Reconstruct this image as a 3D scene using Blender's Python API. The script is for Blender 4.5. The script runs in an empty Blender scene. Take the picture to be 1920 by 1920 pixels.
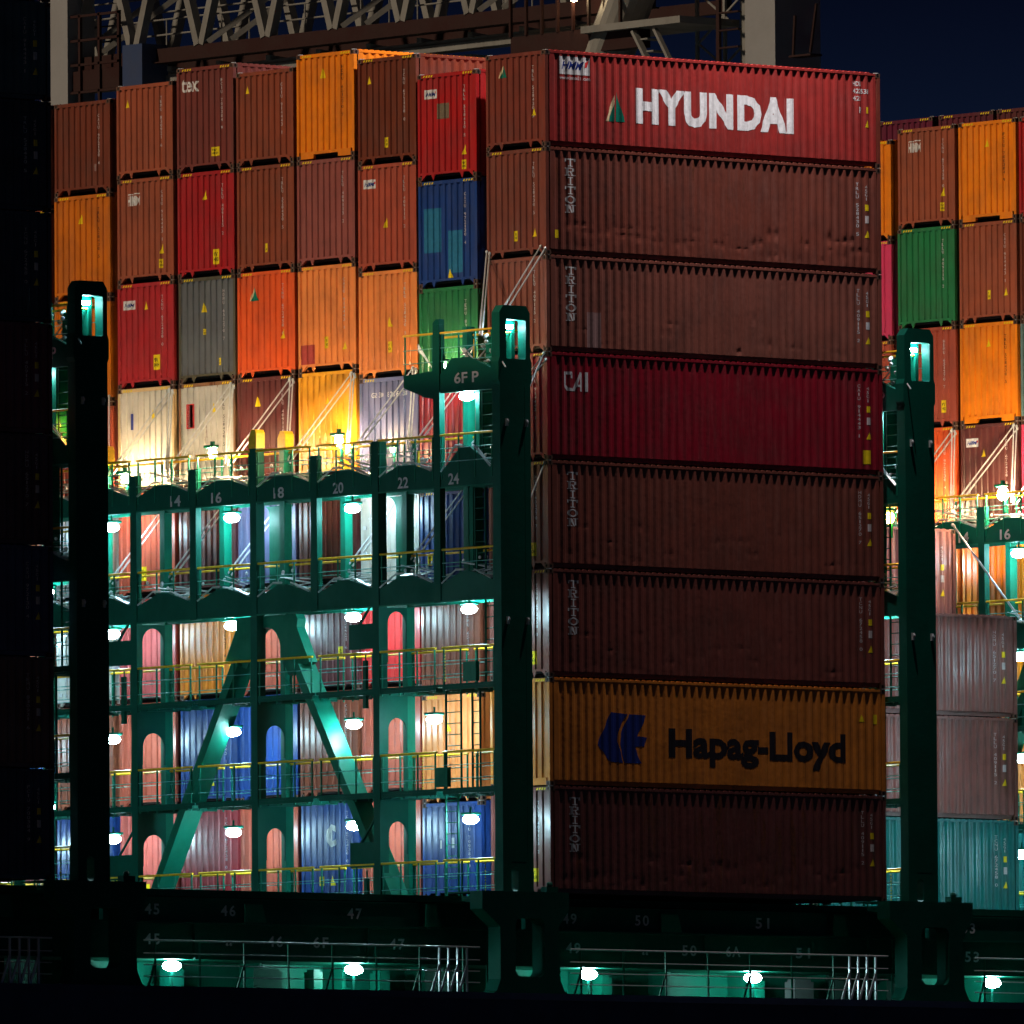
import bpy, bmesh, math, random
from mathutils import Vector, Matrix
R = math.radians
random.seed(7)
scn = bpy.context.scene
# ------------------------------------------------------------------ camera
CAM = Vector((-273.53178, -313.63032, -15.31426))
YAW, PITCH, ROLL, FPX = 0.714883796, 0.0614024730, -0.00693076293, 29097.99
d = Vector((math.sin(YAW)*math.cos(PITCH), math.cos(YAW)*math.cos(PITCH), math.sin(PITCH)))
r0 = Vector((math.cos(YAW), -math.sin(YAW), 0)); u0 = r0.cross(d)
rr = r0*math.cos(ROLL)+u0*math.sin(ROLL); uu = -r0*math.sin(ROLL)+u0*math.cos(ROLL)
cam = bpy.data.cameras.new('camera'); co = bpy.data.objects.new('camera', cam); scn.collection.objects.link(co)
cam.sensor_width = 36; cam.lens = FPX/1920*36; cam.clip_start = 5; cam.clip_end = 6000
M = Matrix((rr, uu, -d)).transposed().to_4x4(); M.translation = CAM; co.matrix_world = M
scn.camera = co
# ------------------------------------------------------------------ world: clear night sky over a lit port
w = bpy.data.worlds.new('World'); scn.world = w; w.use_nodes = True
nt = w.node_tree; nt.nodes.clear()
out = nt.nodes.new('ShaderNodeOutputWorld'); bg = nt.nodes.new('ShaderNodeBackground')
geo = nt.nodes.new('ShaderNodeTexCoord'); sep = nt.nodes.new('ShaderNodeSeparateXYZ'); ramp = nt.nodes.new('ShaderNodeValToRGB')
nt.links.new(geo.outputs['Generated'], sep.inputs[0]); nt.links.new(sep.outputs['Z'], ramp.inputs[0])
ramp.color_ramp.elements[0].position = .02; ramp.color_ramp.elements[0].color = (.009, .026, .050, 1)
_e = ramp.color_ramp.elements.new(.082); _e.color = (.0036, .0074, .022, 1)
ramp.color_ramp.elements[2].position = .098; ramp.color_ramp.elements[2].color = (.0009, .0017, .0070, 1)
nt.links.new(ramp.outputs[0], bg.inputs[0]); bg.inputs[1].default_value = 1.0
nt.links.new(bg.outputs[0], out.inputs[0])
# ------------------------------------------------------------------ the light of the far mast floodlights: one sun lamp
sl = bpy.data.lights.new('sun', 'SUN'); so = bpy.data.objects.new('sun', sl); scn.collection.objects.link(so)
sl.energy = 2.4; sl.angle = R(2.5); sl.color = (1.0, .78, .54)
el = R(38); tv = Vector((math.cos(el)*.975, -math.cos(el)*.22, -math.sin(el)))
so.rotation_euler = tv.to_track_quat('-Z', 'Y').to_euler()
# boom floodlight of the quay crane, high above the outboard stack
def spot(name, loc, tgt, energy, color, angle, blend=.6, size=.6):
    l = bpy.data.lights.new(name, 'SPOT'); o = bpy.data.objects.new(name, l); scn.collection.objects.link(o)
    l.energy = energy; l.color = color; l.spot_size = R(angle); l.spot_blend = blend; l.shadow_soft_size = size
    o.location = loc; o.rotation_euler = (Vector(tgt)-Vector(loc)).to_track_quat('-Z', 'Y').to_euler(); return o
spot('boom_floodlight_lamp', (6.9, -4.2, 41), (6.9, 5.4, 22.0), 66000, (1.0, .90, .86), 62, 1.0, .25)
spot('second_boom_floodlight_lamp', (22, 5.5, 36), (21, 10.5, 5.0), 36000, (.86, .90, 1.0), 34, 1.0, .25)
scn.view_settings.view_transform = 'Standard'; scn.view_settings.look = 'None'
scn.view_settings.exposure = 0; scn.view_settings.gamma = 1; scn.view_settings.use_curve_mapping = False
scn.render.engine = 'CYCLES'
cy = scn.cycles
cy.max_bounces = 5; cy.diffuse_bounces = 3; cy.glossy_bounces = 2; cy.transmission_bounces = 2
cy.sample_clamp_indirect = 3; cy.sample_clamp_direct = 0; cy.use_denoising = True; cy.use_light_tree = True

# ================================================================== materials
MATS = {}
def N(t, k, **kw):
    n = t.nodes.new(k)
    for a, b in kw.items(): setattr(n, a, b)
    return n
def mixc(t, fac, a, b, typ='MIX'):
    n = N(t, 'ShaderNodeMix', data_type='RGBA', blend_type=typ)
    for s, v in ((0, fac), (6, a), (7, b)):
        if hasattr(v, 'type') or hasattr(v, 'links'): t.links.new(v, n.inputs[s])
        else: n.inputs[s].default_value = v
    return n.outputs[2]
def newmat(name):
    m = bpy.data.materials.new(name); m.use_nodes = True; t = m.node_tree; t.nodes.clear()
    o = N(t, 'ShaderNodeOutputMaterial'); p = N(t, 'ShaderNodeBsdfPrincipled'); t.links.new(p.outputs[0], o.inputs[0])
    MATS[name] = m; return m, t, p
def ramp2(t, src, a, b, lo=0.0, hi=1.0):
    n = N(t, 'ShaderNodeMapRange'); t.links.new(src, n.inputs[0])
    n.inputs[1].default_value = a; n.inputs[2].default_value = b; n.inputs[3].default_value = lo; n.inputs[4].default_value = hi
    return n.outputs[0]
def noise(t, vec, scale, detail=4, rough=.6):
    n = N(t, 'ShaderNodeTexNoise'); t.links.new(vec, n.inputs['Vector'])
    n.inputs['Scale'].default_value = scale; n.inputs['Detail'].default_value = detail; n.inputs['Roughness'].default_value = rough
    return n.outputs['Fac']
def paint_mat(name, col=None, rough=.5, spec=.4, stain=.5, rustk=0.0, bump=.25, metal=0.0):
    m, t, p = newmat(name)
    g = N(t, 'ShaderNodeNewGeometry'); oi = N(t, 'ShaderNodeObjectInfo')
    pos = g.outputs['Position']
    off = N(t, 'ShaderNodeVectorMath', operation='SCALE'); 
    comb = N(t, 'ShaderNodeCombineXYZ'); 
    for i in range(3): t.links.new(oi.outputs['Random'], comb.inputs[i])
    t.links.new(comb.outputs[0], off.inputs[0]); off.inputs['Scale'].default_value = 0.0 if col else 3.0
    add = N(t, 'ShaderNodeVectorMath', operation='ADD'); t.links.new(pos, add.inputs[0]); t.links.new(off.outputs[0], add.inputs[1])
    V = add.outputs[0]
    mp = N(t, 'ShaderNodeMapping'); t.links.new(V, mp.inputs[0]); mp.inputs['Scale'].default_value = (1, 1, .12)
    base = oi.outputs['Color'] if col is None else None
    if col is not None:
        rgb = N(t, 'ShaderNodeRGB'); rgb.outputs[0].default_value = (*col, 1); base = rgb.outputs[0]
    n1 = ramp2(t, noise(t, V, .9, 5), .38, .68)
    n2 = ramp2(t, noise(t, mp.outputs[0], 7.0, 4), .45, .72)
    n3 = ramp2(t, noise(t, V, 14, 3), .3, .7)
    dark = mixc(t, 1.0, base, (.52, .50, .50, 1), 'MULTIPLY')
    pale = mixc(t, .07 if col is None else (.05 if max(col) > .12 else .0), base, (.45, .42, .40, 1))
    mm = N(t, 'ShaderNodeMath', operation='MULTIPLY'); t.links.new(n1, mm.inputs[0]); mm.inputs[1].default_value = stain
    c = mixc(t, mm.outputs[0], base, dark)
    mm2 = N(t, 'ShaderNodeMath', operation='MULTIPLY'); t.links.new(n2, mm2.inputs[0]); mm2.inputs[1].default_value = stain*.7
    c = mixc(t, mm2.outputs[0], c, pale)
    # rust, amount carried by the object's colour alpha
    nr = noise(t, mp.outputs[0], 3.2, 6, .75)
    mr = N(t, 'ShaderNodeMath', operation='SUBTRACT'); t.links.new(nr, mr.inputs[0])
    if col is None:
        th = ramp2(t, oi.outputs['Alpha'], 0, 1, .52, .74); t.links.new(th, mr.inputs[1])
    else: mr.inputs[1].default_value = .78-.2*rustk
    rf = ramp2(t, mr.outputs[0], 0, .05)
    rustc = mixc(t, n3, (.16, .045, .015, 1), (.05, .018, .01, 1))
    c = mixc(t, rf, c, rustc)
    t.links.new(c, p.inputs['Base Color'])
    t.links.new(ramp2(t, n1, 0, 1, rough-.06, rough+.16), p.inputs['Roughness'])
    p.inputs['Specular IOR Level'].default_value = spec; p.inputs['Metallic'].default_value = metal
    b = N(t, 'ShaderNodeBump'); b.inputs['Strength'].default_value = bump; b.inputs['Distance'].default_value = .02
    nb = N(t, 'ShaderNodeMath', operation='ADD'); t.links.new(noise(t, V, 2.2, 3), nb.inputs[0]); t.links.new(noise(t, V, 6, 2), nb.inputs[1])
    t.links.new(nb.outputs[0], b.inputs['Height']); t.links.new(b.outputs[0], p.inputs['Normal'])
    return m
def flat_mat(name, col, rough=.6, spec=.3, metal=0):
    m, t, p = newmat(name); g = N(t, 'ShaderNodeNewGeometry')
    n = ramp2(t, noise(t, g.outputs['Position'], 9, 4), .3, .75)
    c = mixc(t, n, (*col, 1), (*[x*.72 for x in col], 1)); t.links.new(c, p.inputs['Base Color'])
    p.inputs['Roughness'].default_value = rough; p.inputs['Specular IOR Level'].default_value = spec; p.inputs['Metallic'].default_value = metal
    return m
def emit_mat(name, col, k):
    m = bpy.data.materials.new(name); m.use_nodes = True; t = m.node_tree; t.nodes.clear()
    o = N(t, 'ShaderNodeOutputMaterial'); e = N(t, 'ShaderNodeEmission'); e.inputs[0].default_value = (*col, 1); e.inputs[1].default_value = k
    t.links.new(e.outputs[0], o.inputs[0]); MATS[name] = m; return m
PAINT = paint_mat('container_paint', None, .34, .5, .72)
CAST = paint_mat('casting_steel', (.10, .05, .035), .6, .3, .8, .5)
GREEN = paint_mat('ship_green_paint', (.001, .150, .092), .48, .18, .45, .05, .15)
GREEN_SHADE = paint_mat('shaded_green_paint', (.001, .085, .058), .50, .14, .45, .05, .15)  # same ship green, darkened: shade of the outward faces put into the colour
GREEN2 = paint_mat('rail_green_paint', (.10, .36, .32), .25, .6, .3, .0, .0)
YEL = flat_mat('yellow_paint', (.90, .52, .015), .4, .5)
GALV = flat_mat('galvanised_steel', (.58, .60, .62), .30, .6, .25)
DARK = flat_mat('hole_shade_paint', (.006, .006, .007), .8, .1)
UNDER = flat_mat('underframe_steel', (.03, .022, .02), .7, .2)
WHITE = flat_mat('white_lettering', (.66, .66, .68), .55)
PALEW = flat_mat('faded_lettering', (.55, .57, .62), .6)
STENCIL = flat_mat('stencil_white', (.55, .50, .52), .6)
BLACKL = flat_mat('black_lettering', (.015, .012, .02), .5)
NAVY = flat_mat('navy_lettering', (.012, .03, .22), .5)
YLAB = flat_mat('yellow_label', (.80, .60, .01), .45)
REDL = flat_mat('red_lettering', (.6, .03, .03), .5)
TEALL = flat_mat('teal_emblem', (.0, .16, .11), .45)
CREAM = flat_mat('cream_emblem', (.75, .62, .38), .5)
PATCHB = flat_mat('pale_blue_patch', (.02, .16, .30), .5)
PATCHG = flat_mat('grey_brown_patch', (.16, .12, .08), .6)
PATCHR = flat_mat('primer_red_patch', (.45, .06, .05), .6)
PATCHL = flat_mat('pale_mauve_patch', (.26, .15, .15), .6)
HULL = paint_mat('hull_paint', (.030, .050, .120), .45, .4, .5, .0)
LAMPC = emit_mat('cool_lamp_glass', (.53, .87, 1.0), 215)
LAMPD = emit_mat('deck_lamp_glass', (.58, .95, 1.0), 110)
LAMPW = emit_mat('warm_lamp_glass', (1.0, .70, .38), 950)
LAMPA = emit_mat('amber_lamp_glass', (1.0, .42, .05), 260)
CRW = paint_mat('crane_white_paint', (.19, .19, .185), .6, .3, .6, .25)
CRG = paint_mat('crane_grey_paint', (.22, .225, .24), .6, .3, .2, .0)
CRR = paint_mat('crane_red_paint', (.022, .0045, .004), .6, .3, .6, 0.0)
WATER = flat_mat('dark_water', (.004, .008, .012), .12, .6)
QUAY = flat_mat('quay_concrete', (.12, .12, .12), .9, .2)

# ================================================================== helpers
COL = scn.collection
class MB:
    def __init__(s): s.v = []; s.f = []; s.m = []; s.mats = []; s.cur = 0
    def mat(s, m):
        if m not in s.mats: s.mats.append(m)
        s.cur = s.mats.index(m); return s
    def add(s, vs, fs):
        b = len(s.v); s.v += [tuple(v) for v in vs]; s.f += [[b+i for i in f] for f in fs]; s.m += [s.cur]*len(fs); return s
    def box(s, x0, x1, y0, y1, z0, z1):
        return s.add([(x0,y0,z0),(x1,y0,z0),(x1,y1,z0),(x0,y1,z0),(x0,y0,z1),(x1,y0,z1),(x1,y1,z1),(x0,y1,z1)],
            [(0,3,2,1),(4,5,6,7),(0,1,5,4),(1,2,6,5),(2,3,7,6),(3,0,4,7)])
    def tube(s, p, q, r, n=8, r2=None):
        p = Vector(p); q = Vector(q); a = (q-p)
        if a.length < 1e-6: return s
        a.normalize(); b = a.orthogonal().normalized(); c = a.cross(b); r2 = r if r2 is None else r2
        vs = [p+b*(r*math.cos(2*math.pi*i/n))+c*(r*math.sin(2*math.pi*i/n)) for i in range(n)]
        vs += [q+b*(r2*math.cos(2*math.pi*i/n))+c*(r2*math.sin(2*math.pi*i/n)) for i in range(n)]
        fs = [(i, (i+1) % n, n+(i+1) % n, n+i) for i in range(n)] + [tuple(range(n-1, -1, -1)), tuple(range(n, 2*n))]
        return s.add(vs, fs)
    def bar(s, p, q, w, h, up=(0, 0, 1)):
        p = Vector(p); q = Vector(q); a = (q-p).normalized(); b = a.cross(Vector(up))
        if b.length < 1e-4: b = a.orthogonal()
        b.normalize(); c = b.cross(a).normalized()
        vs = [e+b*(sx*w/2)+c*(sy*h/2) for e in (p, q) for sx, sy in ((-1,-1),(1,-1),(1,1),(-1,1))]
        return s.add(vs, [(3,2,1,0),(4,5,6,7),(0,1,5,4),(1,2,6,5),(2,3,7,6),(3,0,4,7)])
    def prism(s, pts, axis, c0, c1):
        """convex or simple polygon of 2D points extruded along an axis; axis X: pts=(y,z); axis Y: pts=(x,z)"""
        n = len(pts)
        g = (lambda c, p: (c, p[0], p[1])) if axis == 'X' else (lambda c, p: (p[0], c, p[1])) if axis == 'Y' else (lambda c, p: (p[0], p[1], c))
        vs = [g(c0, p) for p in pts]+[g(c1, p) for p in pts]
        return s.add(vs, [(i, (i+1) % n, n+(i+1) % n, n+i) for i in range(n)]+[tuple(range(n-1, -1, -1)), tuple(range(n, 2*n))])
    def plate(s, loops, axis, c0, c1):
        """plate with holes: the loops are filled together and given thickness"""
        bm = bmesh.new(); es = []
        for L in loops:
            vs = [bm.verts.new((p[0], p[1], 0)) for p in L]
            es += [bm.edges.new((vs[i], vs[(i+1) % len(vs)])) for i in range(len(vs))]
        bmesh.ops.triangle_fill(bm, use_beauty=True, use_dissolve=False, edges=es)
        bm.verts.index_update()
        g = (lambda c, p: (c, p[0], p[1])) if axis == 'X' else (lambda c, p: (p[0], c, p[1]))
        V = [v.co.copy() for v in bm.verts]; F = [[v.index for v in f.verts] for f in bm.faces]; n = len(V)
        bnd = [[v.index for v in e.verts] for e in bm.edges if len(e.link_faces) == 1]
        bm.free()
        return s.add([g(c0, p) for p in V]+[g(c1, p) for p in V], [f[::-1] for f in F]+[[i+n for i in f] for f in F]+[(a, b, b+n, a+n) for a, b in bnd])
    def ball(s, c, rx, ry, rz, nu=12, nv=8):
        vs = []; fs = []
        for j in range(nv+1):
            th = math.pi*j/nv
            for i in range(nu):
                ph = 2*math.pi*i/nu; vs.append((c[0]+rx*math.sin(th)*math.cos(ph), c[1]+ry*math.sin(th)*math.sin(ph), c[2]+rz*math.cos(th)))
        for j in range(nv):
            for i in range(nu): fs.append((j*nu+i, j*nu+(i+1) % nu, (j+1)*nu+(i+1) % nu, (j+1)*nu+i))
        return s.add(vs, fs)
    def mesh(s, name):
        me = bpy.data.meshes.new(name); me.from_pydata(s.v, [], s.f)
        for m in s.mats: me.materials.append(m)
        for p, i in zip(me.polygons, s.m): p.material_index = i
        bm = bmesh.new(); bm.from_mesh(me); bmesh.ops.recalc_face_normals(bm, faces=bm.faces); bm.to_mesh(me); bm.free()
        return me
    def obj(s, name, parent=None, loc=(0, 0, 0)):
        return link(name, s.mesh(name), parent, loc)
def link(name, me, parent=None, loc=(0, 0, 0), color=None):
    o = bpy.data.objects.new(name, me); COL.objects.link(o); o.parent = parent; o.location = loc
    if color: o.color = color
    return o
def thing(name, label, cat, loc=(0, 0, 0), group=None):
    o = bpy.data.objects.new(name, None); COL.objects.link(o); o.location = loc; o.empty_display_size = .3
    o['label'] = label; o['category'] = cat
    if group: o['group'] = group
    return o
def tagm(o, label, cat, group=None):
    o['label'] = label; o['category'] = cat
    if group: o['group'] = group
    return o
def struct(o): o['kind'] = 'structure'; return o
def copy_tree(o, parent=None):
    c = o.copy(); COL.objects.link(c); c.parent = parent
    for ch in list(o.children): copy_tree(ch, c)
    return c

# ---------------- lettering
TCACHE = {}
def text_polys(txt, bold=0.0, shear=0.0, spacing=1.0, line=1.0):
    """flat 2D outline mesh of some words: verts and faces, height of capitals = 1"""
    k = (txt, bold, shear, spacing, line)
    if k in TCACHE: return TCACHE[k]
    cu = bpy.data.curves.new('lettering_source', 'FONT'); cu.body = txt; cu.size = 1.0; cu.offset = bold; cu.shear = shear
    cu.space_character = spacing; cu.space_line = line; cu.align_x = 'LEFT'; cu.resolution_u = 3; cu.fill_mode = 'FRONT'
    o = bpy.data.objects.new('lettering_source', cu); COL.objects.link(o)
    dg = bpy.context.evaluated_depsgraph_get(); me = bpy.data.meshes.new_from_object(o.evaluated_get(dg))
    V = [(v.co.x, v.co.y) for v in me.vertices]; F = [list(p.vertices) for p in me.polygons]
    bpy.data.objects.remove(o); bpy.data.curves.remove(cu); bpy.data.meshes.remove(me)
    TCACHE[k] = (V, F); return V, F
def fit(VF, w, h):
    V, F = VF; xs = [v[0] for v in V]; ys = [v[1] for v in V]; x0, x1, y0, y1 = min(xs), max(xs), min(ys), max(ys)
    return [((x-x0)/(x1-x0)*w, (y-y0)/(y1-y0)*h) for x, y in V], F
def poly(*pts): return [tuple(p) for p in pts], [list(range(len(pts)))]
def rect(w, h): return poly((0, 0), (w, 0), (w, h), (0, h))
def union(*parts):
    V = []; F = []
    for (v, f), dx, dy in parts:
        b = len(V); V += [(x+dx, y+dy) for x, y in v]; F += [[b+i for i in q] for q in f]
    return V, F
def stack_text(txt, cw, chh, gap, bold=0.0):
    parts = []; y = 0
    for c in txt:
        y -= chh
        if c != ' ': 
            ww = cw*(.35 if c in 'I1' else 1); parts.append((fit(text_polys(c, bold), ww, chh), (cw-ww)/2, y))
        y -= gap
    return union(*parts)
def slab(word, cw, chh, gap):
    """slab-serif capitals stacked one above the other"""
    G = {}
    s = .17
    G['T'] = [rectp(0, .84, 1, 1), rectp(0, .62, .12, .84), rectp(.88, .62, 1, .84), rectp(.40, .12, .60, .84), rectp(.22, 0, .78, .12)]
    G['R'] = [rectp(0, 0, .42, .11), rectp(.1, .11, .28, .89), rectp(0, .89, .72, 1), rectp(.72, .56, .9, .95), rectp(.28, .46, .76, .56), [(.42, .46), (.62, .46), (.86, .11), (.66, .11)], rectp(.60, 0, 1, .11)]
    G['I'] = [rectp(.2, 0, .8, .12), rectp(.4, .12, .6, .88), rectp(.2, .88, .8, 1)]
    G['N'] = [rectp(0, 0, .42, .11), rectp(.12, .11, .27, .89), rectp(0, .89, .36, 1), rectp(.58, .89, 1, 1), rectp(.73, .11, .88, .89), [(.27, .89), (.45, .89), (.73, .11), (.73, 0), (.62, 0), (.27, .6)]]
    o = []
    n = 20
    for i in range(n):
        a0 = 2*math.pi*i/n; a1 = 2*math.pi*(i+1)/n
        o.append([(.5+.5*math.cos(a0), .5+.5*math.sin(a0)), (.5+.5*math.cos(a1), .5+.5*math.sin(a1)), (.5+.32*math.cos(a1), .5+.36*math.sin(a1)), (.5+.32*math.cos(a0), .5+.36*math.sin(a0))])
    G['O'] = o
    V = []; F = []; y = 0
    for c in word:
        y -= chh
        for pl in G[c]:
            b = len(V); V += [(p[0]*cw, y+p[1]*chh) for p in pl]; F.append(list(range(b, b+len(pl))))
        y -= gap
    return V, F
def rectp(x0, y0, x1, y1): return [(x0, y0), (x1, y0), (x1, y1), (x0, y1)]

# ---------------- corrugation profiles (depth inward at coordinate u along the wall)
EP, E0, E1 = .25, .094, 2.344     # end wall: pitch, start, end (in y)
def prof_end(y):
    if y <= E0 or y >= E1: return .010
    q = (y-E0) % EP
    if q < .115: return .010
    if q < .140: return .010+.040*(q-.115)/.025
    if q < .225: return .050
    return .050-.040*(q-.225)/.025
END_BR = sorted([E0+EP*i+o for i in range(9) for o in (0, .115, .140, .225)]+[E1])
SP, S0, SN = .278, .258, 42
S1 = S0+SP*SN
def prof_side(x):
    if x <= S0 or x >= S1: return .008
    q = (x-S0) % SP
    if q < .072: return .008
    if q < .140: return .008+.036*(q-.072)/.068
    if q < .210: return .044
    return .044-.036*(q-.210)/.068
SIDE_BR = sorted([S0+SP*i+o for i in range(SN) for o in (0, .072, .140, .210)]+[S1])
DCACHE = {}
def drape(key, VF, u, v, face, mat, name, lift=.003, clipbox=None):
    """sheet of lettering or sticker laid on the corrugated wall. face 'end': u measured from the left edge as seen; 'side' likewise"""
    k = (key, round(u, 3), round(v, 3), face)
    if k in DCACHE: return DCACHE[k]
    V, F = VF; bm = bmesh.new()
    vs = [bm.verts.new((x+u, y+v, 0)) for x, y in V]
    for f in F:
        try: bm.faces.new([vs[i] for i in f])
        except ValueError: pass
    us = [x+u for x, y in V]; lo, hi = min(us), max(us)
    W = 2.438
    brs = [W-b for b in END_BR] if face == 'end' else SIDE_BR
    for b in brs:
        if lo < b < hi:
            bmesh.ops.bisect_plane(bm, geom=bm.verts[:]+bm.edges[:]+bm.faces[:], plane_co=(b, 0, 0), plane_no=(1, 0, 0), dist=1e-5)
    for q in bm.verts:
        x, y = q.co.x, q.co.y
        if face == 'end': q.co = (prof_end(W-x)-lift, W-x, y)
        else: q.co = (x, prof_side(x)-lift, y)
    me = bpy.data.meshes.new(name); bm.to_mesh(me); bm.free(); me.materials.append(mat)
    DCACHE[k] = me; return me

# ================================================================== shipping containers
L, W = 12.192, 2.438
HC, ST = 2.896, 2.591
GAPZ = .020
def ribbon(mb, pts, z0, z1, f):
    vs = [f(p, z0) for p in pts]+[f(p, z1) for p in pts]; n = len(pts)
    mb.add(vs, [(i, i+1, n+i+1, n+i) for i in range(n-1)])
CM = {}
def container_meshes():
    mb = MB().mat(CAST)
    a, b, c = .089, .081, .059
    bv = .012
    mb.box(-a, a, -b, b, -c, c)
    mb.mat(DARK)  # flat black discs paint the shade inside the casting holes
    hx = [(.032*math.cos(t), .043*math.sin(t)) for t in [math.pi*i/5 for i in range(10)]]
    for s in (-1, 1):
        mb.add([(s*(a+.0015), p[0], p[1]) for p in hx], [list(range(10))])
        mb.add([(p[0]*1.3, s*(b+.0015), p[1]) for p in hx], [list(range(10))])
    CM['cast'] = mb.mesh('corner_casting')
    mb = MB().mat(GALV)
    mb.box(-.045, .045, -.035, .035, 0, .022); mb.box(-.085, -.045, -.02, .012, .004, .018); mb.box(-.03, .02, -.09, -.035, .004, .018)
    CM['twist'] = mb.mesh('twistlock')
    for nm, h in (('HC', HC), ('ST', ST)):
        # end wall
        pts = [E0]+[x for x in END_BR if x > E0]
        for side in (0, 1):
            mb = MB().mat(PAINT)
            X = (lambda q: prof_end(q)) if side == 0 else (lambda q: L-prof_end(q))
            ribbon(mb, [.09]+pts+[W-.09], .215, h-.105, lambda p, z: (X(p), p, z))
            CM['end%d%s' % (side, nm)] = mb.mesh('end_wall')
            mb = MB().mat(PAINT)
            Y = (lambda q: prof_side(q)) if side == 0 else (lambda q: W-prof_side(q))
            sp = [.16, S0]+[x for x in SIDE_BR if x > S0]+[L-.16]
            ribbon(mb, sp, .155, h-.065, lambda p, z: (p, Y(p), z))
            CM['side%d%s' % (side, nm)] = mb.mesh('side_wall')
        # dark door end with locking rods (refrigerated and general boxes standing doors outward)
        mb = MB().mat(PAINT)
        mb.box(.012, .05, .09, W/2-.008, .215, h-.105); mb.box(.012, .05, W/2+.008, W-.09, .215, h-.105)
        CM['door'+nm] = mb.mesh('door_leaf')
        mb = MB().mat(GALV)
        for y in (.42, .95, W-.95, W-.42):
            mb.tube((-.012, y, .24), (-.012, y, h-.13), .018, 8)
            for z in (.34, 1.0, h-.9, h-.25): mb.box(-.03, .011, y-.06, y+.06, z-.02, z+.02)
        for y in (.42, W-.95): mb.box(-.035, -.015, y, y+.48, 1.12, 1.15)
        CM['rod'+nm] = mb.mesh('locking_rod')
        mb = MB().mat(GALV)
        for y in (.10, W-.24):
            for z in (.35, 1.05, 1.75, h-.35): mb.box(-.012, .011, y, y+.14, z-.05, z+.05)
        CM['hinge'+nm] = mb.mesh('hinge')
        # frames
        for var in ('g', 't'):
            for side in (0, 1):
                mb = MB().mat(PAINT); X0, X1 = (0, .12) if side == 0 else (L-.12, L)
                for y in (.003, W-.093): mb.box(X0+.003, X1-.003, y, y+.09, .118, h-.118)
                mb.box(X0+.004, X1-.004, .162, W-.162, h-.105, h-.008)
                if var == 'g':
                    mb.box(X0+.006, X1-.02, .0935, W-.0935, .155, .215)
                    for y0, y1 in ((.162, .33), (W-.162, W-.33)):
                        mb.prism([(y0, .155), (y1, .155), (y0, .02)], 'X', X0+.006, X1-.03)
                    for y in (.62, W-.62): mb.prism([(y-.08, .155), (y+.08, .155), (y, -.0), (y-.02, -.0)], 'X', X0+.006, X0+.04)
                else:
                    mb.box(X0+.006, X1-.02, .162, .70, .02, .215); mb.box(X0+.006, X1-.02, W-.70, W-.162, .02, .215)
                    mb.box(X0+.006, X1-.02, .70, W-.70, .135, .215)
                CM['frame%d%s%s' % (side, nm, var)] = mb.mesh('end_frame')
        for side in (0, 1):
            y0 = 0.002 if side == 0 else W-.062
            mb = MB().mat(PAINT); mb.box(.178, L-.178, y0, y0+.06, h-.065, h-.004); CM['top%d%s' % (side, nm)] = mb.mesh('top_rail')
        # roof, small cross corrugations that show as bumps on the edge
        mb = MB().mat(PAINT); pts = []; x = .2
        while x < L-.3: pts += [(x, 0), (x+.03, .024), (x+.11, .024), (x+.14, 0)]; x += .209
        vs = [(p, .02, h-.002+q) for p, q in pts]+[(p, W-.02, h-.002+q) for p, q in pts]; n = len(pts)
        mb.add(vs, [(i, i+1, n+i+1, n+i) for i in range(n-1)])
        for y in (.02, W-.02):
            mb.add([(p, y, h-.004) for p, q in pts]+[(p, y, h-.002+q) for p, q in pts], [(i, i+1, n+i+1, n+i) for i in range(n-1)])
        CM['roof'+nm] = mb.mesh('roof')
        # hazard stripes on the header of tall boxes
        mb = MB().mat(YLAB)
        for y0 in (.20, W-.20-.40):
            for i in range(4):
                y = y0+i*.105; mb.add([(.0005, y, h-.088), (.0005, y+.052, h-.088), (.0005, y+.02, h-.03), (.0005, y-.032, h-.03)], [(0, 1, 2, 3)])
        CM['haz'+nm] = mb.mesh('hazard_stripes')
    for side in (0, 1):
        y0 = .085 if side == 0 else W-.145
        mb = MB().mat(PAINT); mb.box(.178, L-.178, y0, y0+.06, .035, .150)
        CM['bot%d' % side] = mb.mesh('bottom_rail')
    mb = MB().mat(UNDER); mb.box(.14, L-.14, .146, W-.146, .10, .15)
    for i in range(1, 30): mb.box(.14+i*.4, .19+i*.4, .146, W-.146, .03, .0995)
    CM['floor'] = mb.mesh('floor')
container_meshes()

def dented_side(name, h, seed, n, zmax, depth):
    rs = random.Random(seed); D_ = [(rs.uniform(.6, L-.6), rs.uniform(.25, zmax), rs.uniform(.08, .28), rs.uniform(.05, .16), rs.uniform(.3, 1)*depth) for _ in range(n)]
    sp = [.16, S0]+[x for x in SIDE_BR if x > S0]+[L-.16]; nz = 44; vs = []; fs = []
    for j in range(nz+1):
        z = .155+(h-.22)*j/nz
        for x in sp:
            q = prof_side(x)
            for dx, dz, wx, wz, a in D_:
                e = ((x-dx)/wx)**2+((z-dz)/wz)**2
                if e < 6: q += a*math.exp(-e)*(1 if prof_side(x) < .02 else .25)
            vs.append((x, min(q, .075), z))
    m = len(sp)
    for j in range(nz):
        for i in range(m-1): fs.append((j*m+i, j*m+i+1, (j+1)*m+i+1, (j+1)*m+i))
    mb = MB().mat(PAINT); mb.add(vs, fs); CM[name] = mb.mesh('side_wall')
dented_side('dentA', HC, 3, 60, .95, .017); dented_side('dentB', ST, 5, 16, 1.5, .012); dented_side('dentC', HC, 8, 22, 1.2, .012); dented_side('dentD', HC, 11, 46, 1.0, .015)
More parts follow.
